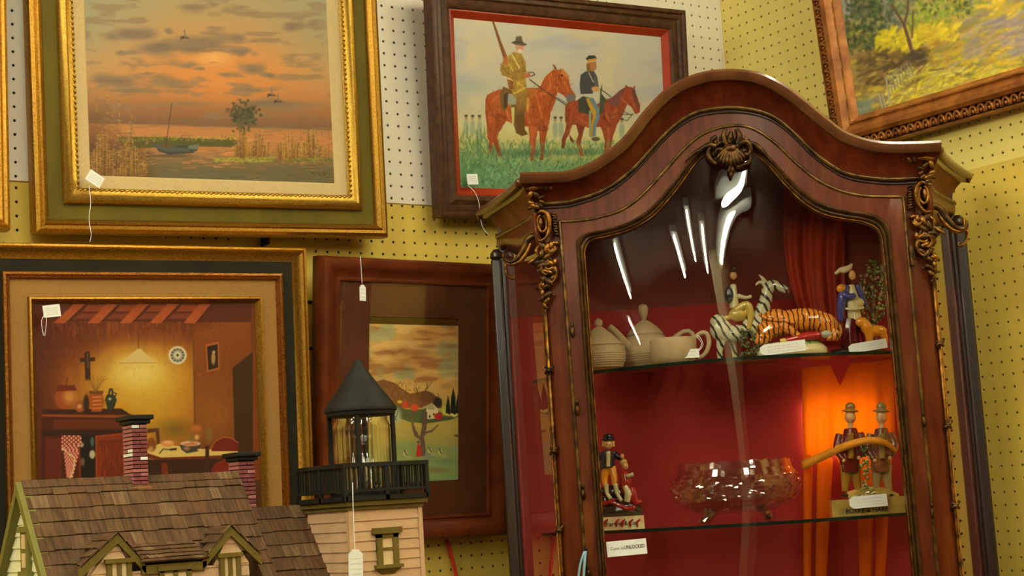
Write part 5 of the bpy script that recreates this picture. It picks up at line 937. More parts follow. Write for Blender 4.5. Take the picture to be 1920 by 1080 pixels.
# --- leafy bocage figurine at the right end
f = Fig(1640, 664, .225, TOPZ, 'leafy_figurine', 'tall green leafy porcelain spray at the right end of the upper shelf', 'figurine'); rr = random.Random(12)
f.new().tb([(1638, 664), (1638, 600), (1636, 530)], [9, 6, 4]).tb([(1638, 600), (1650, 560), (1656, 520)], [5, 4, 3]).tb([(1637, 590), (1622, 560), (1618, 520)], [5, 4, 3]); f.done('trunk', M_brown)
f.new()
for k in range(200):
    a = rr.uniform(0, 2*PI); r = rr.random()**.5; f.el(1637+30*r*math.cos(a), 545+60*r*math.sin(a), rr.uniform(2, 5), rr.uniform(1.5, 3.5), dy=rr.uniform(-14, 14), rot=rr.uniform(0, 3), n=6)
f.done('leaves', M_green)
f.new()
for k in range(16): f.el(rr.uniform(1616, 1660), rr.uniform(495, 600), 3, 3, dy=-16, n=8)
f.done('blossoms', glaze('pale_blossom_glaze', C(170, 120, 90)))
f.new(); f.m.lathe([(.026, 0), (.028, .006), (.012, .014)], 20); f.done('base', M_mount)
# --- sailor and lass on a lettered base
f = Fig(1168, 997, .15, MIDZ, 'sailor_figurine', 'figurine of a sailor and seated girl above a pale lettered base', 'figurine')
f.new(); f.m.box((-.038, -.020, 0), (.041, .020, .024)); f.done('plinth', glaze('pink_cream_glaze', C(206, 160, 110, IK), C(190, 120, 90, IK), nscale=60)); f.e.children[0].data.polygons.foreach_set('use_smooth', [False]*6)
f.new()
for x in (1138, 1159, 1170, 1185, 1198): f.tb([(x+3, 978, -21), (x-3, 984, -21.5), (x-2, 992, -21)], [1.2, 2.6, 1.4])
f.done('red_scrolls', M_redg)
text_mesh('gilt_lettering', 'Farwell&Cor', .0115, M_mount, f.e, (-.030, -.0212, .0075), extrude=.0003)
f.new().tb([(1130, 968), (1150, 962), (1180, 958), (1204, 968)], [16, 20, 18, 10]).tb([(1128, 930, 8), (1140, 926, 8), (1165, 930, 8), (1180, 944, 4)], [10, 13, 12, 8]).tb([(1132, 965), (1134, 940, 8)], [12, 12]); f.done('mound', M_mount, vox=.0015)
f.new().tb([(1138, 880), (1134, 900), (1136, 918, -4)], [9, 7, 5]).tb([(1147, 880), (1152, 900, -4), (1153, 916, -8)], [9, 7, 5]); f.done('ochre_breeches', M_ochre, vox=.0012)
f.new().tb([(1137, 912, -4), (1139, 930, -6), (1146, 940, -10)], [5, 4, 4]).tb([(1154, 912, -8), (1158, 930, -10), (1166, 944, -14)], [5, 4, 4]); f.done('stockings', M_cream)
f.new().tb([(1141, 882), (1140, 864), (1142, 850)], [13, 14, 11]).tb([(1130, 854), (1126, 868), (1127, 884, -4)], [7, 6, 5]).tb([(1150, 854), (1160, 862), (1166, 862, -6)], [7, 6, 5]); f.done('blue_jacket', M_navy, vox=.0012)
f.new().tb([(1141, 880, -12), (1141, 852, -11)], [4, 4]); f.done('shirt_front', M_cream); f.new().el(1167, 860, 4, 5, 4, -8); f.done('hand', M_skin)
f.new().el(1141, 838, 8.5, 10, 9); f.done('sailor_head', M_skin); f.new().tb([(1133, 832, 0), (1131, 842, 0)], [4, 3]).tb([(1150, 832, 0), (1150, 842, 0)], [3, 3]); f.done('fair_hair', M_yelg); f.new().el(1141, 828, 13, 5, 12).el(1141, 823, 10, 6, 10); f.done('black_hat', M_blackg)
for x in (1138, 1144): f.new().el(x, 838, 1, 1, 1, -9); f.done('eye', M_blackg)
f.new().tb([(1170, 892), (1174, 910), (1170, 930)], [9, 12, 8]).el(1170, 896, 9, 10, 8).tb([(1182, 920, -6), (1188, 940, -8), (1196, 950, -8)], [10, 10, 6]); f.done('girl_dress', M_redg, vox=.0012)
f.new().tb([(1172, 916, -12), (1178, 930, -14), (1176, 946, -14)], [5, 7, 6]).tb([(1176, 898, -10), (1188, 894, -14)], [4, 4]); f.done('apron', M_cream); f.new().el(1172, 878, 7, 8, 7); f.done('girl_head', M_skin); f.new().el(1169, 871, 8, 6, 8, rot=-.3); f.done('yellow_bonnet', M_yelg)
f.new().tb([(1132, 950, -14), (1146, 946, -16), (1160, 952, -16), (1176, 958, -16), (1192, 956, -14)], [5, 4, 4, 5, 5]).el(1198, 946, 8, 6, 6, -8); f.done('red_flowers', M_redg)
# --- cut glass bowl
M_crystal = glass('cut_crystal', tint=(.95, .94, .92), mul=1.3, add=.05, rough=.02)
f = Fig(1384, 986, .15, MIDZ, 'cut_glass_bowl', 'large footed cut glass bowl in the middle of the lower shelf', 'bowl')
H = .112
def cut(a, z): return 1+.022*abs(math.sin(a*12+z*95))*(.02 < z < .085)+.022*abs(math.sin(a*12-z*95))*(.02 < z < .085)
pr = []; 
for k in range(34):
    t = k/33; z = .018+t*(H-.018); r = np.interp(t, [0, .08, .25, .5, .7, .85, 1], [.062, .082, .108, .119, .116, .108, .104]); pr.append((r, z))
mbx = MB(); rows = []
for r, z in pr: rows.append([(r*cut(2*PI*k/96, z)*math.cos(2*PI*k/96), .85*r*cut(2*PI*k/96, z)*math.sin(2*PI*k/96), z+(.0025*math.sin(k/96*2*PI*24) if z > H-.002 else 0)) for k in range(96)])
for r, z in pr[::-1]: rows.append([((r-.006)*math.cos(2*PI*k/96), .85*(r-.006)*math.sin(2*PI*k/96), max(z, .024)) for k in range(96)])
mbx.loft(rows, closed_u=True); mbx.cap(rows[0][::-1]); mbx.cap(rows[-1]); mbx.build('bowl_wall', M_crystal, f.e)
for k in range(4):
    a = PI/4+k*PI/2-.1; f.new(); f.m.tube([(.062*math.cos(a), .05*math.sin(a), .024), (.078*math.cos(a), .064*math.sin(a), .012), (.084*math.cos(a), .068*math.sin(a), .0045)], [.010, .008, .0065], 8); f.m.ell((.084*math.cos(a), .068*math.sin(a), .007), (.009, .009, .007), 6, 5); o = f.done('foot', M_crystal); o.data.polygons.foreach_set('use_smooth', [False]*len(o.data.polygons))
# --- two men on an olive lettered base
f = Fig(1629, 974, .14, MIDZ, 'two_men_figurine', 'large figurine of two standing men on an olive lettered base', 'figurine')
f.new(); f.m.box((-.068, -.028, 0), (.070, .028, .030)); f.done('plinth', M_olive_g, vox=0); f.e.children[0].data.polygons.foreach_set('use_smooth', [False]*6)
f.new().tb([(1590, 945), (1620, 940), (1660, 940), (1684, 946)], [14, 18, 18, 12]); f.done('ground', M_olive_g, vox=.0015)
for cx_, dxx, mats in ((1594, 0, (M_dulloch, M_coatr, M_cream)), (1652, 1, (M_dullcream, M_brown, M_skin))):
    f.new().tb([(cx_-8, 880), (cx_-8, 905, -2), (cx_-10, 932, -4)], [12, 9, 6]).tb([(cx_+10, 880), (cx_+12, 905), (cx_+16, 932, -4)], [12, 9, 6]); f.done('trousers', mats[0], vox=.0014)
    f.new().tb([(cx_, 895), (cx_, 865), (cx_+2, 830), (cx_+1, 812)], [18, 20, 21, 12]).tb([(cx_-18, 824), (cx_-24, 850, -6), (cx_-14, 872, -14)], [9, 8, 6]).tb([(cx_+18, 822), (cx_+26, 846, -6), (cx_+16, 866, -14)], [9, 8, 6]); f.done('coat', mats[1], vox=.0014)
    f.new().tb([(cx_, 870, -19), (cx_, 822, -20)], [6, 6]); f.done('waistcoat', mats[0]); f.new().el(cx_+1, 791, 11, 13, 11).tb([(cx_+1, 800), (cx_+1, 815)], [5, 6]); f.done('head', M_skin, vox=.0012)
    f.new().el(cx_+1, 780, 17, 3.5, 15, rot=.1).el(cx_+1, 772, 10, 9, 10); f.done('hat', M_dullcream if dxx else M_dulloch, vox=.0012); f.new().el(cx_-10, 938, 8, 4, 10, -6).el(cx_+17, 938, 8, 4, 10, -6); f.done('shoes', M_blackg)
    f.new().el(cx_-13, 873, 4, 4, 4, -16).el(cx_+15, 868, 4, 4, 4, -16); f.done('hands', M_skin)
f.new()
rr = random.Random(31)
for k in range(46): f.el(1622+rr.gauss(0, 5), rr.uniform(840, 935), rr.uniform(2, 4), rr.uniform(2, 4), dy=rr.uniform(-22, -8), n=6)
f.done('foliage_between', M_green)
text_mesh('lettering', 'BURKE & HARE'.replace('HARE', 'HARE'), .0115, M_blackg, f.e, (-.044, -.0285, .0045), extrude=.0003)
# --- shelf tags
def shelf_tag(px, py, d, w, h, rot, label, name='price_tag', lean=-.25, lines=3, sd=0):
    p = in_cab(px, py, d); e = empty(name, cab_world(*p), (lean, rot, -CPSI), label, 'price tag')
    MB().prism([(-w/2, -h*.25), (-w*.4, -h/2), (w/2, -h/2), (w/2, h/2), (-w*.4, h/2), (-w/2, h*.25)], -.0004, .0004).build('paper', M_paper, e)
    rr = random.Random(sd+50); tx = MB()
    for k in range(lines):
        z = h*(.22-.5*k/max(1, lines-1)) if lines > 1 else 0; x = -w*.34
        while x < w*.36: l = rr.uniform(.03, .09)*w; tx.tube([(x, -.0007, z), (x+l, -.0007, z+rr.uniform(-.05, .05)*h)], .0002, 4); x += l+w*.025
    tx.build('handwriting', M_ink, e); return e
e = shelf_tag(1288, 663, .078, .045, .017, .02, 'white tag lying against the cream cup on the upper shelf', sd=1, lines=2)
MB().tube(spline([(.022, 0, .004), (.030, -.004, .014), (.026, .0, .030), (.019, .004, .036), (.028, .004, .020), (.022, 0, .006)], 30), .0007, 6).build('string', M_string, e, smooth=True)
shelf_tag(1468, 652, .040, .082, .021, -.06, 'long white tag leaning on the tiger figurine base', sd=2)
shelf_tag(1627, 649, .10, .070, .018, -.10, 'long white tag leaning in front of the orange lion', sd=3)
shelf_tag(1628, 940, .100, .068, .022, -.03, 'white tag propped on the olive lettered base', sd=4, lean=-.1)
e = empty('notice', cab_world(*in_cab(1175, 1027, .004)), (0, -.035+.0, -CPSI), 'white notice on the door glass reading Case is UNLOCKED', 'notice')
MB().prism([(-.0355, -.0135), (.0355, -.0135), (.0355, .0135), (-.0355, .0135)], -.0004, .0004).build('card', M_paper, e); t1 = text_mesh('light_words', 'Case is', .0082, pm('grey_print', C(120, 110, 90), .8), e, (-.029, -.0007, -.002)); text_mesh('bold_word', 'UNLOCKED', .0088, pm('dark_print', C(70, 60, 45), .8), e, (-.0045, -.0007, -.002), sx=.78, bold=.00012)
# --- blue key ribbon on the door lock
e = empty('key_ribbon', cab_world(*in_cab(1098, 1030, -.008)), (0, 0, -CPSI), 'pale blue ribbon looped from the cabinet door lock', 'ribbon'); M_rib = pm('pale_blue_ribbon', C(120, 150, 156), .5)
MB().ell((0, 0, 0), (.003, .004, .004), 10, 8).build('key_head', M_blackg, e)
for off, w_ in ((0, .0048), (-.010, .004)):
    cpts = spline([(off*.2, -.004, -.003), (off*.8-.004, -.010, -.03), (off-.009, -.010, -.08), (off-.010, -.008, -.16), (off*.5-.008, -.006, -.20)], 24)
    m_ = MB().loft([[(p.x-w_/2, p.y, p.z) for p in cpts], [(p.x, p.y-.001, p.z) for p in cpts], [(p.x+w_/2, p.y, p.z) for p in cpts]]); o = m_.build('ribbon_strand', M_rib, e, smooth=True); q = o.modifiers.new('solid', 'SOLIDIFY'); q.thickness = .0006
# --- orange and rust reflections in the door glass, shaped as made-up cloths inside
M_orange = pm('orange_reflection', (.9, .22, .004, 1), .38, col2=(.82, .18, .003, 1), nscale=6); M_orange2 = pm('orange_reflection_tie', (.92, .36, .03, 1), .35)
_nt = M_orange.node_tree; _tr = _nt.nodes.new('ShaderNodeBsdfTranslucent'); _tr.inputs[0].default_value = (.98, .42, .015, 1); _mx = _nt.nodes.new('ShaderNodeMixShader'); _mx.inputs[0].default_value = .6
_out = [n for n in _nt.nodes if n.type == 'OUTPUT_MATERIAL'][0]; _nt.links.new(_nt.nodes['Principled BSDF'].outputs[0], _mx.inputs[1]); _nt.links.new(_tr.outputs[0], _mx.inputs[2]); _nt.links.new(_mx.outputs[0], _out.inputs[0])
M_rust = pm('rust_reflection', C(140, 40, 16, 1.2), .6, col2=C(110, 28, 12), nscale=8)
dr = empty('orange_reflection_cloth', cab_world(.19, .245, 1.70), (0, 0, -CPSI), 'orange reflection at the right of the cabinet, modelled as a glowing cloth with a band', 'reflection')
def dl(px, py, d): p = in_cab(px, py, d); return (p[0]-.19, p[1]-.245, p[2]-1.70)
rows = []
for j in range(40):
    t = j/39; y_ = 690+t*190; row = []
    for i in range(61):
        u = i/60; x_ = 1503+u*(172)+t*4; top = 690-u*18+42*max(0, 1-abs(u-.42)/.11); yy_ = top+t*(190-30*math.sin(PI*u*.9)-u*20)
        fold = .006*math.sin(u*17+.6*math.sin(t*2))*(.3+.7*t)+.004*math.sin(u*41)*t; row.append(dl(x_, yy_, .222+fold*.8))
    rows.append(row)
o = MB().loft(rows).build('reflection_upper', M_orange, dr, smooth=True); q = o.modifiers.new('solid', 'SOLIDIFY'); q.thickness = .001
bpt = spline([dl(*p) for p in ((1503, 872, .212), (1540, 856, .170), (1580, 838, .112), (1625, 826, .098), (1660, 830, .104), (1680, 846, .12))], 30)
m_ = MB().loft([[(p.x, p.y, p.z-.010+.004*k/29) for k, p in enumerate(bpt)], [(p.x, p.y-.004, p.z) for p in bpt], [(p.x, p.y, p.z+.008-.002*k/29) for k, p in enumerate(bpt)]]); o = m_.build('reflection_band', M_orange2, dr, smooth=True); q = o.modifiers.new('solid', 'SOLIDIFY'); q.thickness = .0015
for x0, x1, xb0, xb1 in ((1506, 1524, 1506, 1520), (1532, 1562, 1528, 1548), (1605, 1640, 1612, 1634), (1645, 1672, 1640, 1658)):
    rows = []
    for j in range(20):
        t = j/19; yy_ = 860+t*260; a0 = x0+(xb0-x0)*t; a1 = x1+(xb1-x1)*t; rows.append([dl(a0+(a1-a0)*i/8, yy_-8*math.sin(i/8*PI), .222-.006*math.sin(PI*i/8)) for i in range(9)])
    o = MB().loft(rows).build('reflection_strip', M_orange, dr, smooth=True); q = o.modifiers.new('solid', 'SOLIDIFY'); q.thickness = .001
sw = empty('rust_reflection_cloth', cab_world(.17, .24, 2.0), (0, 0, -CPSI), 'dark rust reflection above the tiger, modelled as a swag of cloth', 'reflection')  # rust-coloured reflection in the glass, put in as a made-up cloth
def sl(px, py, d): p = in_cab(px, py, d); return (p[0]-.17, p[1]-.24, p[2]-2.0)
rows = []
for j in range(34):
    t = j/33; row = []
    for i in range(41):
        u = i/40; xl = 1470-8*math.sin(PI*t)+50*t**2; xr = 1585-10*t+14*t*t; yy_ = 350+t*290+30*math.sin(PI*u)*(1-t)*.6; row.append(sl(xl+(xr-xl)*u, yy_, .250-.012*math.sin(PI*u*3)**2*(.4+.6*math.sin(PI*t))-.004*math.sin(u*30+t*4)))
    rows.append(row)
o = MB().loft(rows).build('reflection_swag', M_rust, sw, smooth=True); q = o.modifiers.new('solid', 'SOLIDIFY'); q.thickness = .001
# unseen emissive panel, added behind the orange cloth to make it glow
_p = in_cab(1572, 768, .252)
lp = empty('added_glow', cab_world(*_p), (0, 0, -CPSI), 'added glow panel, out of sight behind the orange reflection cloth', 'added light')
MB().tube([(0, .0155, 0), (0, .008, 0)], .009, 14).build('added_glow_mount', M_blackg, lp, smooth=40)
m_ = MB(); m_.box((-.066, .004, -.085), (.066, .008, .018)); m_.build('added_glow_panel', emit('added_panel_emission', (1, .82, .45), 5.5), lp, bevel=.002)
# ================================================================== doll house with a lighthouse tower
HK = 1.0
M_sh = [pm('shingle_%s' % n, c1, .75, col2=c2, nscale=220, stretch=(1, .12, .12)) for n, c1, c2 in (('mid', C(96, 66, 38, .85), C(74, 50, 28, .85)), ('dark', C(86, 58, 33, .85), C(66, 43, 24, .85)), ('red', C(94, 60, 34, .85), C(72, 46, 26, .85)), ('pale', C(116, 86, 54, .85), C(84, 58, 34, .85)))]
M_clap = pm('pink_beige_clapboard', C(188, 146, 104, .85), .6, col2=C(178, 136, 94, .85), nscale=30); M_clapc = pm('cream_clapboard', C(206, 190, 140, 1.3), .6, col2=C(196, 178, 128, 1.3), nscale=30); M_trim = pm('olive_trim', C(108, 86, 32, .8), .55, col2=C(96, 75, 26, .8), nscale=20); M_trimg = pm('sage_green_trim', C(128, 116, 50, .62), .55)
M_iron = pm('black_painted_metal', (.016, .015, .013, 1), .6, col2=(.010, .009, .008, 1), nscale=30); M_brick = pm('painted_brick', C(118, 60, 54), .7, col2=C(100, 46, 44), nscale=90); M_brickl = pm('painted_brick_pale_lit', C(150, 88, 80), .7); M_mort = pm('dark_mortar', C(42, 22, 20), .8); M_whiteb = pm('white_brick', C(230, 220, 205), .6); M_orangew = pm('bare_wood_flashing', C(150, 84, 36), .7); M_panew = pm('window_card', C(196, 160, 112), .5)
on_y = lambda px, py, Y: EYE+ray(px, py)*((Y-EYE[1])/ray(px, py)[1])
on_x = lambda px, py, X: EYE+ray(px, py)*((X-EYE[0])/ray(px, py)[0])
YR, ZR, SL = -.55, 1.573, .77
def on_roof(px, py):
    q = ray(px, py); t = (YR-SL*ZR-EYE[1]+SL*EYE[2])/(q[1]-SL*q[2]); return EYE+q*t
XL, XR = -1.886, -1.5625
hs = empty('dollhouse', (-1.62, -.56, 1.12), (0, 0, 0), 'wooden doll house with brown shingled roof, brick chimneys and black lighthouse lantern tower', 'doll house')
HO = Vector((-1.62, -.56, 1.12))
def hb(mb, name, mat, parent=None, **k):
    off = HO if (parent is None or parent is not None) else HO
    mb.v = [(x-HO.x, y-HO.y, z-HO.z) for x, y, z in mb.v]; return mb.build(name, mat, parent or hs, **k)
rr = random.Random(77)
def shingles(mb, o, ax, dn, nrm, width, length, course, sw, th=.0022, clip=None):
    """courses of overlapping shingles: o top corner, ax along the eave, dn down the slope"""
    o, ax, dn, nrm = Vector(o), Vector(ax), Vector(dn), Vector(nrm); n = int(math.ceil(length/course))
    for i in range(n):
        x = -rr.uniform(0, sw)
        while x < width:
            w = sw*rr.uniform(.7, 1.3); a = max(0, x); b = min(width, x+w-.0004); x += w
            if b-a < .001: continue
            s0 = i*course; s1 = min((i+1)*course+rr.uniform(-.0012, .0012), length+.002)
            if clip:
                a, b = clip(a, b, (s0+s1)/2)
                if b-a < .001: continue
            mb.cur = rr.choices([0, 1, 2, 3], [5, 4, 3, 1.6])[0]
            p = [o+ax*u+dn*v+nrm*h for u, v, h in ((a, s0, .0004), (b, s0, .0004), (b, s1, th), (a, s1, th), (a, s1, -.001), (b, s1, -.001))]
            mb.add(p, [(0, 1, 2, 3), (3, 2, 5, 4), (0, 3, 4), (1, 5, 2)])
L_ = math.hypot(SL, 1); DN = Vector((0, -SL/L_, -1/L_)); NR = Vector((0, -1/L_, SL/L_))
mb = MB(); LEN = .20*L_
_q = on_roof(325, 1040); SB = (YR-_q[1])*L_/SL; BX0, BX1 = on_y(165, 1056, _q[1])[0]-XL+.004, on_y(468, 1040, _q[1])[0]-XL+.004
def bayclip(a, b, s):
    if s < SB: return (a, b)
    m_ = (a+b)/2
    return (a, min(b, BX0)) if m_ < BX0 else ((max(a, BX1), b) if m_ > BX1 else (0, 0))
shingles(mb, (XL-.004, YR, ZR), (1, 0, 0), DN, NR, XR-XL+.008, LEN, .0245, .021, clip=bayclip)
hb(mb, 'roof_shingles', M_sh)
DB = Vector((0, SL/L_, -1/L_)); NB = Vector((0, 1/L_, SL/L_)); mb = MB(); shingles(mb, (XL-.004, YR, ZR), (1, 0, 0), DB, NB, XR-XL+.008, .16*L_, .0245, .03); hb(mb, 'rear_roof_shingles', M_sh)
mb = MB(); x = XL-.004
while x < XR: w = rr.uniform(.02, .03); mb.cur = rr.randrange(4); mb.add([(x, YR-.009, ZR-.0075), (min(x+w, XR+.004), YR-.009, ZR-.0075+rr.uniform(-.001, .001)), (min(x+w, XR+.004), YR, ZR+.0035), (x, YR, ZR+.003), (x, YR+.009, ZR-.008), (min(x+w, XR+.004), YR+.009, ZR-.008)], [(0, 1, 2, 3), (3, 2, 5, 4)]); x += w+.0005
hb(mb, 'ridge_cap', M_sh)
# solid body under the roof
zE = ZR-.19; yF = YR-SL*.19; yB = YR+SL*.16
yC = _q[1]+.003; zC = ZR-(YR-yC)/SL-.003
mb = MB(); A = [(XL+.004, yC, 1.12), (XL+.004, yC, zC), (XL+.004, YR, ZR-.004), (XL+.004, yB-.004, ZR-.16), (XL+.004, yB-.004, 1.12)]; Bq = [(XR-.004, y, z) for _, y, z in A]; mb.loft([A, Bq]); mb.cap(A); mb.cap(Bq[::-1]); hb(mb, 'roof_boarding', M_sh[1])
# left gable: clapboards, rake boards, little window
def clapboards(mb, f, u0, u1, z0, z1, step, proud=.0018, lim=None):
    z = z0
    while z < z1:
        zt = min(z+step, z1); a, b = (u0, u1) if not lim else lim(z); c_, d_ = (u0, u1) if not lim else lim(zt)
        if b-a > .001: mb.add([f(a, proud, z), f(b, proud, z), f(d_, 0, zt), f(c_, 0, zt), f(a, 0, z), f(b, 0, z)], [(0, 1, 2, 3), (0, 4, 5, 1)])
        z = zt
fl = lambda X: (lambda u, d, z: (X-d, u, z))
mb = MB(); clapboards(mb, fl(XL+.001), yF, yB, 1.30, ZR-.004, .0165, .002, lim=lambda z: (max(yF+.02, YR-SL*(ZR-z)+.008), min(yB-.02, YR+SL*(ZR-z)-.008))); hb(mb, 'gable_clapboards', M_clapc)
for s, ln in ((-1, .19), (1, .16)):
    mb = MB(); n_ = [(XL-.012, YR, ZR+.001), (XL+.006, YR, ZR+.001), (XL+.006, YR, ZR-.017), (XL-.012, YR, ZR-.017)]; e_ = [(x, y+s*SL*ln, z-ln) for x, y, z in n_]; mb.loft([n_, e_], closed_u=True); mb.cap(n_); mb.cap(e_[::-1]); hb(mb, 'rake_board', M_trimg)
gw = on_x(53, 1033, XL); mb = MB(); mb.box((XL-.006, gw[1]-.016, gw[2]-.030), (XL-.001, gw[1]+.016, gw[2]+.030)); mb.box((XL-.009, gw[1]-.021, gw[2]+.026), (XL, gw[1]+.021, gw[2]+.034)); mb.box((XL-.009, gw[1]-.021, gw[2]-.034), (XL, gw[1]+.021, gw[2]-.028)); g = hb(mb, 'gable_window', M_trimg)
mb = MB()
for dz in (-.013, .013): mb.box((XL-.0075, gw[1]-.007, gw[2]+dz-.010), (XL-.006, gw[1]+.007, gw[2]+dz+.010))
mb.v = [(x-HO.x, y-HO.y, z-HO.z) for x, y, z in mb.v]; mb.build('pane', M_panew, g)
# front bay with two small gables
q = on_roof(325, 1037); yb = q[1]-.040; fy = lambda u, d, z: (u, yb-d, z)
a1, l1, r1 = on_y(218, 1004, yb), on_y(153, 1058, yb), on_y(263, 1054, yb); a2, l2, r2 = on_y(430, 990, yb), on_y(384, 1046, yb), on_y(480, 1040, yb)
zf = (l1[2]+r1[2]+l2[2]+r2[2])/4
for nm, a, l, r in (('left', a1, l1, r1), ('right', a2, l2, r2)):
    yk = YR-SL*(ZR-a[2]-.006)+.002; apex = Vector((a[0], yb-.008, a[2]+.004)); back = Vector((a[0], yk, a[2]+.004))
    mb = MB()
    for foot, sg in ((l, -1), (r, 1)):
        d_ = Vector((foot[0]-a[0], 0, zf-a[2])); Ld = d_.length; d_.normalize(); nv = Vector((-d_.z*sg*-1 if 0 else abs(d_.z)*sg, 0, abs(d_.x)))
        W = (back-apex).length; yfoot = YR-SL*(ZR-zf)
        shingles(mb, apex, (0, 1, 0), d_, nv, W, Ld+.004, .017, .013, .002, clip=lambda a_, b_, s, W=W, Ld=Ld: (a_, min(b_, W*(1-s/Ld)+.012)))
    hb(mb, 'gable_roof_shingles', M_sh)
    mb = MB(); A = [(l[0]-.006, yb-.006, zf-.004), (a[0], yb-.006, a[2]+.002), (r[0]+.006, yb-.006, zf-.004)]; Bq = [(x, y, z-.013) for x, y, z in A]; A2 = [(x, y+.006, z) for x, y, z in A]; B2_ = [(x, y+.006, z) for x, y, z in Bq]
    mb.loft([A, A2, B2_, Bq], closed_v=True); mb.cap([A[0], A2[0], B2_[0], Bq[0]]); mb.cap([A[2], A2[2], B2_[2], Bq[2]]); hb(mb, 'gable_fascia', M_trim)
mb = MB(); mb.box((r1[0], yb-.006, zf-.017), (l2[0], yb, zf-.005)); hb(mb, 'eave_fascia', M_trim)
mb = MB(); zt = on_roof(325, 1015)
shingles(mb, (r1[0]-.002, zt[1]-.002, zt[2]), (1, 0, 0), ((0, (yb-.008-zt[1]), zf-zt[2])/np.linalg.norm((yb-.008-zt[1], zf-zt[2]))), (0, -.7, .7), l2[0]-r1[0]+.004, np.linalg.norm((yb-.008-zt[1], zf-zt[2])), .014, .02); hb(mb, 'eave_shingles', M_sh)
mb = MB(); lx, rx_ = l1[0]+.012, r2[0]-.012
def lim(z):
    return (lx, rx_)
clapboards(mb, fy, lx, rx_, 1.12, zf-.012, .0145)
for a, l, r in ((a1, l1, r1), (a2, l2, r2)):
    clapboards(mb, fy, 0, 0, zf-.012, a[2]-.010, .0145, lim=lambda z, a=a, l=l, r=r: (a[0]-(a[0]-l[0]-.012)*(a[2]-z-.008)/(a[2]-zf+.004), a[0]+(r[0]-.012-a[0])*(a[2]-z-.008)/(a[2]-zf+.004)))
hb(mb, 'front_clapboards', M_clap); mb = MB(); mb.box((lx, yb+.001, 1.12), (rx_, yC-.001, zf-.014)); [mb.prism([(l[0]+.014, zf-.014), (r[0]-.014, zf-.014), (a[0], a[2]-.010)], yb+.001, yC+.02) for a, l, r in ((a1, l1, r1), (a2, l2, r2))]; hb(mb, 'bay_walls', M_clap)
def window(px0, py0, px1, w_mul=1.0, hh=.06, sill=True, Y=None, zt=None):
    Y = yb if Y is None else Y; p0 = on_y(px0, py0, Y); p1 = on_y(px1, py0, Y); x0, x1, z1 = p0[0], p1[0], p0[2]; z0 = z1-hh
    mb = MB(); w = .007
    for a, b in (((x0-.003, Y-.008, z1-.006), (x1+.003, Y, z1)), ((x0, Y-.006, z0), (x0+w, Y, z1)), ((x1-w, Y-.006, z0), (x1, Y, z1)), (((x0+x1)/2-.003, Y-.006, z0), ((x0+x1)/2+.003, Y, z1)), ((x0-.002, Y-.008, z0-.005), (x1+.002, Y, z0))): mb.box(a, b)
    g = hb(mb, 'window', M_trim); mb = MB(); mb.box((x0+w, Y-.0035, z0), (x1-w, Y-.002, z1-.006)); mb.v = [(x-HO.x, y-HO.y, z-HO.z) for x, y, z in mb.v]; mb.build('pane', M_panew, g)
window(198, 1049, 244, hh=.05); window(296, 1063, 356, hh=.05); window(409, 1038, 448, hh=.06)
# chimneys
def chimney(px0, pxc, px1, ytop, ybot, Y, dep, courses, white, seed):
    r_ = random.Random(seed); A = on_y(pxc, ytop, Y); Bp = on_y(px1, ytop, Y); x0, x1, zt = A[0], Bp[0], A[2]; zb = on_y(pxc, ybot, Y)[2]; y0, y1 = Y, Y+dep
    root = hb(MB().box((x0+.0008, y0+.0008, zb), (x1-.0008, y1-.0008, zt)), 'chimney', M_mort)
    ch = (zt-zb)/courses; mb = MB(); n = 0
    for i in range(courses):
        z0 = zb+i*ch; z1 = z0+ch-.0016; off = (i % 2)*.5
        for face, (u0, u1) in (('f', (x0, x1)), ('l', (y0, y1))):
            L = u1-u0; k = 0; edges = [u0]; u = u0+(L*.5 if off else L)
            while u < u1-.002: edges.append(u); u += L
            edges.append(u1)
            for a, b in zip(edges, edges[1:]):
                mb.cur = 2 if (i, face, k) in white else (1 if face == 'l' or r_.random() < .15 else 0); k += 1  # left faces all take the pale brick: side light put into the colour
                if face == 'f': mb.box((a, y0-.0008, z0), (b-.0012, y0+.002, z1))
                else: mb.box((x0-.0008, a, z0), (x0+.002, b-.0012, z1))
    mb.v = [(x-HO.x, y-HO.y, z-HO.z) for x, y, z in mb.v]; mb.build('bricks', [M_brick, M_brickl, M_whiteb], root)
    mb = MB(); mb.box((x0-.004, y0-.004, zt), (x1+.004, y1+.004, zt+.006)); mb.box((x0-.008, y0-.008, zt+.006), (x1+.008, y1+.008, zt+.013)); mb.v = [(x-HO.x, y-HO.y, z-HO.z) for x, y, z in mb.v]; mb.build('chimney_cap', M_iron, root, bevel=.0015)
    return x0, x1, zb
cp = on_roof(262, 912)
x0, x1, zb_ = chimney(232, 247, 276, 795, 916, cp[1], .036, 16, {(15, 'f', 0), (14, 'f', 1), (7, 'f', 1), (9, 'l', 0), (8, 'l', 0), (6, 'f', 1)}, 3)
hb(MB().box((x0-.001, cp[1]-.004, zb_-.012), (x1+.003, cp[1]+.01, zb_+.002)), 'chimney_flashing', M_orangew)
chimney(432, 447, 478, 864, 960, -.515, .036, 12, {(0, 'f', 0)}, 4)
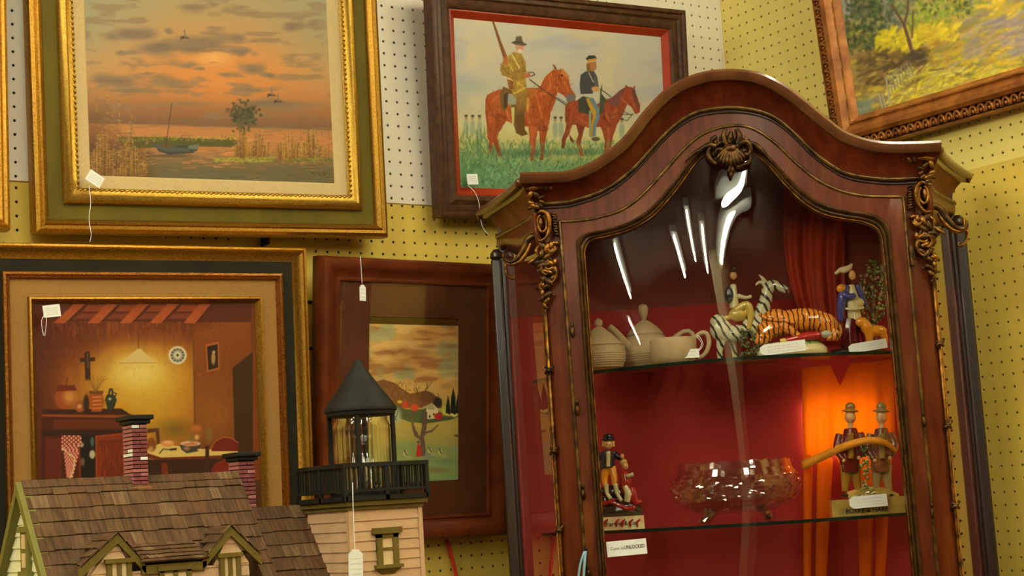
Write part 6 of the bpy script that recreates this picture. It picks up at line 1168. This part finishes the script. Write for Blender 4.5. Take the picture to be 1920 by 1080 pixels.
# lower wing roof beside the tower
zw = on_y(520, 949, YR)[2]; mb = MB(); shingles(mb, (XR+.002, YR, zw), (1, 0, 0), DN, NR, .118, .14*L_, .0245, .026); shingles(mb, (XR+.002, YR, zw), (1, 0, 0), DB, NB, .118, .05*L_, .0245, .026); hb(mb, 'wing_roof_shingles', M_sh)
mb = MB(); A = [(XR, YR-SL*.135, zw-.14), (XR, YR, zw-.004), (XR, YR+.04, zw-.056)]; Bq = [(x+.112, y, z) for x, y, z in A]; mb.loft([A, Bq]); hb(mb, 'wing_boarding', M_sh[1]); hb(MB().box((XR, YR-.09, 1.12), (XR+.112, YR+.035, zw-.12)), 'wing_walls', M_clap)
# tower
TY = -.70; TX0, TX1 = -1.4547, -1.3312; TYB = TY+.129; TZ = 1.512
mb = MB(); clapboards(mb, lambda u, d, z: (u, TY-d, z), TX0+.006, TX1-.003, 1.12, TZ, .0148); clapboards(mb, fl(TX0), TY+.006, TYB, 1.12, TZ, .0148); clapboards(mb, lambda u, d, z: (TX1+d, u, z), TY, TYB, 1.12, TZ, .0148)
tw = hb(mb, 'tower_clapboards', M_clap); hb(MB().box((TX0+.0005, TY+.0005, 1.12), (TX1-.0005, TYB, TZ)), 'tower_core', M_clap)
mb = MB(); mb.box((TX0-.001, TY-.003, 1.12), (TX0+.006, TY+.006, TZ)); mb.box((TX1-.005, TY-.003, 1.12), (TX1+.002, TY+.003, TZ)); hb(mb, 'corner_board', M_clap)
mb = MB(); mb.box((TX0-.008, TY-.010, TZ), (TX1+.009, TYB+.008, TZ+.008)); mb.box((TX0-.004, TY-.005, TZ-.006), (TX1+.004, TYB+.004, TZ)); hb(mb, 'tower_cornice', M_trim, bevel=.001)
DX0, DX1, DY0, DY1, DZ = TX0-.010, TX1+.007, TY-.012, TYB+.008, TZ+.008
hb(MB().box((DX0, DY0, DZ), (DX1, DY1, DZ+.005)), 'gallery_deck', M_iron)
zr = on_y(662, 868, DY0)[2]; mb = MB()
for (xa, ya, xb, yb2) in ((DX0, DY0, DX1, DY0), (DX0, DY0, DX0, DY1), (DX1, DY0, DX1, DY1), (DX0, DY1, DX1, DY1)):
    L = math.hypot(xb-xa, yb2-ya); n = int(L/.0082); dx, dy = (xb-xa)/L, (yb2-ya)/L; w = .0022
    def bar(s0, s1, z0, z1, w=w):
        X0, X1 = sorted((xa+dx*s0, xa+dx*s1)); Y0, Y1 = sorted((ya+dy*s0, ya+dy*s1))
        if dx: mb.box((X0, ya-w, z0), (X1, ya+w, z1))
        else: mb.box((xa-w, Y0, z0), (xa+w, Y1, z1))
    bar(-.003, L+.003, zr-.006, zr, .0036); bar(0, L, DZ+.013, DZ+.017); bar(0, L, DZ, DZ+.007, .003)
    for k in range(n+1): s = k*L/n; bar(s-.0013, s+.0013, DZ+.016, zr-.005, .0013)
    for s in (0, L*.5, L): bar(s-.003, s+.003, DZ, zr-.002, .003)
hb(mb, 'gallery_railing', M_iron)
LC = on_y(680, 860, (TY+TYB)/2); lcx, lcy = LC[0], (TY+TYB)/2; zb0 = DZ+.005; zc = on_y(680, 772, lcy)[2]; za = on_y(676, 680, lcy)[2]; k1 = on_y(690, 800, lcy)[0]-on_y(680, 800, lcy)[0]; pxm = k1/10
mb = MB(); mb.lathe([(54*pxm, -.007), (57*pxm, -.006), (57.5*pxm, -.001), (60*pxm, .0), (60.5*pxm, .004), (57*pxm, .009), (34*pxm, (za-zc)*.5), (8*pxm, za-zc-.003), (6*pxm, za-zc+.003), (3*pxm, za-zc+.005)], 40, (lcx, lcy, zc)); hb(mb, 'lantern_roof', M_iron, smooth=40)
mb = MB(); mb.lathe([(52*pxm, 0), (52*pxm, .004)], 30, (lcx, lcy, zc-.006)); mb.lathe([(54*pxm, 0), (54*pxm, .008)], 30, (lcx, lcy, zb0))
for k in range(4):
    a = PI*.5*k-PI/2-.62; x, y = lcx+52*pxm*math.cos(a), lcy+52*pxm*math.sin(a); mb.box((x-.0028, y-.0028, zb0), (x+.0028, y+.0028, zc))
lf = hb(mb, 'lantern_frame', M_iron)
M_lglass = glass('ribbed_lantern_glass', tint=(.92, .91, .88), mul=2.5, add=.08, rough=.03)
def rib(a, z): return 1+.022*abs(math.sin(a*16))*(1 if z < (zc-zb0)*.9 else 0)
Hh = zc-zb0; pr = [(46, 0), (46, Hh*.1), (47, Hh*.12), (46, Hh*.34), (47, Hh*.36), (46, Hh*.38), (46, Hh*.8), (47, Hh*.82), (43, Hh*.9), (43, Hh*.98)]
mb = MB(); n = 128; mb.loft([[(lcx+r*pxm*rib(2*PI*k/n, z)*math.cos(2*PI*k/n), lcy+r*pxm*rib(2*PI*k/n, z)*math.sin(2*PI*k/n), zb0+z) for k in range(n)] for r, z in pr], closed_u=True); hb(mb, 'lantern_glass', M_lglass, smooth=True)
mb = MB(); mb.lathe([(.006, 0), (.007, .012), (.006, .016)], 14, (lcx, lcy, zb0)); hb(mb, 'candle_socket', M_iron); mb = MB(); mb.lathe([(.004, .014), (.009, .028), (.010, .040), (.005, .058), (.001, .066)], 18, (lcx, lcy, zb0)); hb(mb, 'lantern_bulb', glass('frosted_bulb', (.8, .78, .72), mul=3, add=.15, rough=.15), smooth=True)
# tower window
p0, p1 = on_y(703, 999, TY), on_y(746, 1058, TY); x0, x1, z1, z0 = p0[0], p1[0], p0[2], p1[2]-.0
mb = MB(); mb.box((x0-.006, TY-.009, z1-.002), (x1+.006, TY, z1+.007)); mb.box((x0, TY-.006, z0), (x0+.009, TY, z1)); mb.box((x1-.009, TY-.006, z0), (x1, TY, z1)); mb.box((x0, TY-.006, z1-.008), (x1, TY, z1)); mb.box((x0, TY-.005, (z0+z1)/2-.002), (x1, TY, (z0+z1)/2+.002)); mb.box((x0-.005, TY-.010, z0-.004), (x1+.005, TY, z0+.001))
A = [(x0-.002, TY-.008, z0-.004), (x1+.002, TY-.008, z0-.004), (x1+.002, TY, z0-.004), (x0-.002, TY, z0-.004)]; Bq = [(x0+.008, TY-.002, z0-.013), (x1-.008, TY-.002, z0-.013), (x1-.008, TY, z0-.013), (x0+.008, TY, z0-.013)]; mb.loft([A, Bq], closed_u=True); mb.cap(Bq)
g = hb(mb, 'tower_window', M_trim); mb = MB(); mb.box((x0+.009, TY-.003, z0), (x1-.009, TY-.0015, z1-.008)); mb.v = [(x-HO.x, y-HO.y, z-HO.z) for x, y, z in mb.v]; mb.build('pane', M_panew, g)
# tag hanging from the railing
p = on_y(667, 1058, DY0-.006); e = empty('price_tag', tuple(p), (0, .04, 0), 'white tag on a long string hanging from the black lantern railing', 'price tag'); w, h = .0235, .043
MB().prism([(-w/2, -h/2), (w/2, -h/2), (w/2, h*.34), (w*.2, h/2), (-w*.2, h/2), (-w/2, h*.34)], -.0004, .0004).build('paper', M_paper, e)
Mi = Matrix.Translation(Vector(p)) @ Euler((0, .04, 0)).to_matrix().to_4x4(); Mi.invert(); MB().tube([Mi @ Vector(on_y(x, y, DY0-.0055)) for x, y in ((661, 905), (662, 950), (664, 1000), (666, 1038))], .0007, 6).build('string', M_string, e)
rr2 = random.Random(9); tx = MB()
for k in range(4):
    z = h*(.18-.17*k); x = -w*.36
    while x < w*.3: l = rr2.uniform(.06, .16)*w; tx.tube([(x, -.0007, z), (x+l, -.0007, z+.0004)], .0002, 4); x += l+w*.05
tx.build('handwriting', M_ink, e)
# stand that carries the doll house
st = empty('display_table', (-1.62, -.56, 0), (0, 0, 0), 'dark wooden table under the doll house, below the bottom edge', 'table')
MB().box((-.45, -.32, 1.092), (.42, .27, 1.12)).build('table_top', M_dkwood, st, bevel=.003)
for x in (-.42, .39):
    for y in (-.29, .24): MB().box((x-.02, y-.02, 0), (x+.02, y+.02, 1.092)).build('leg', M_dkwood, st)
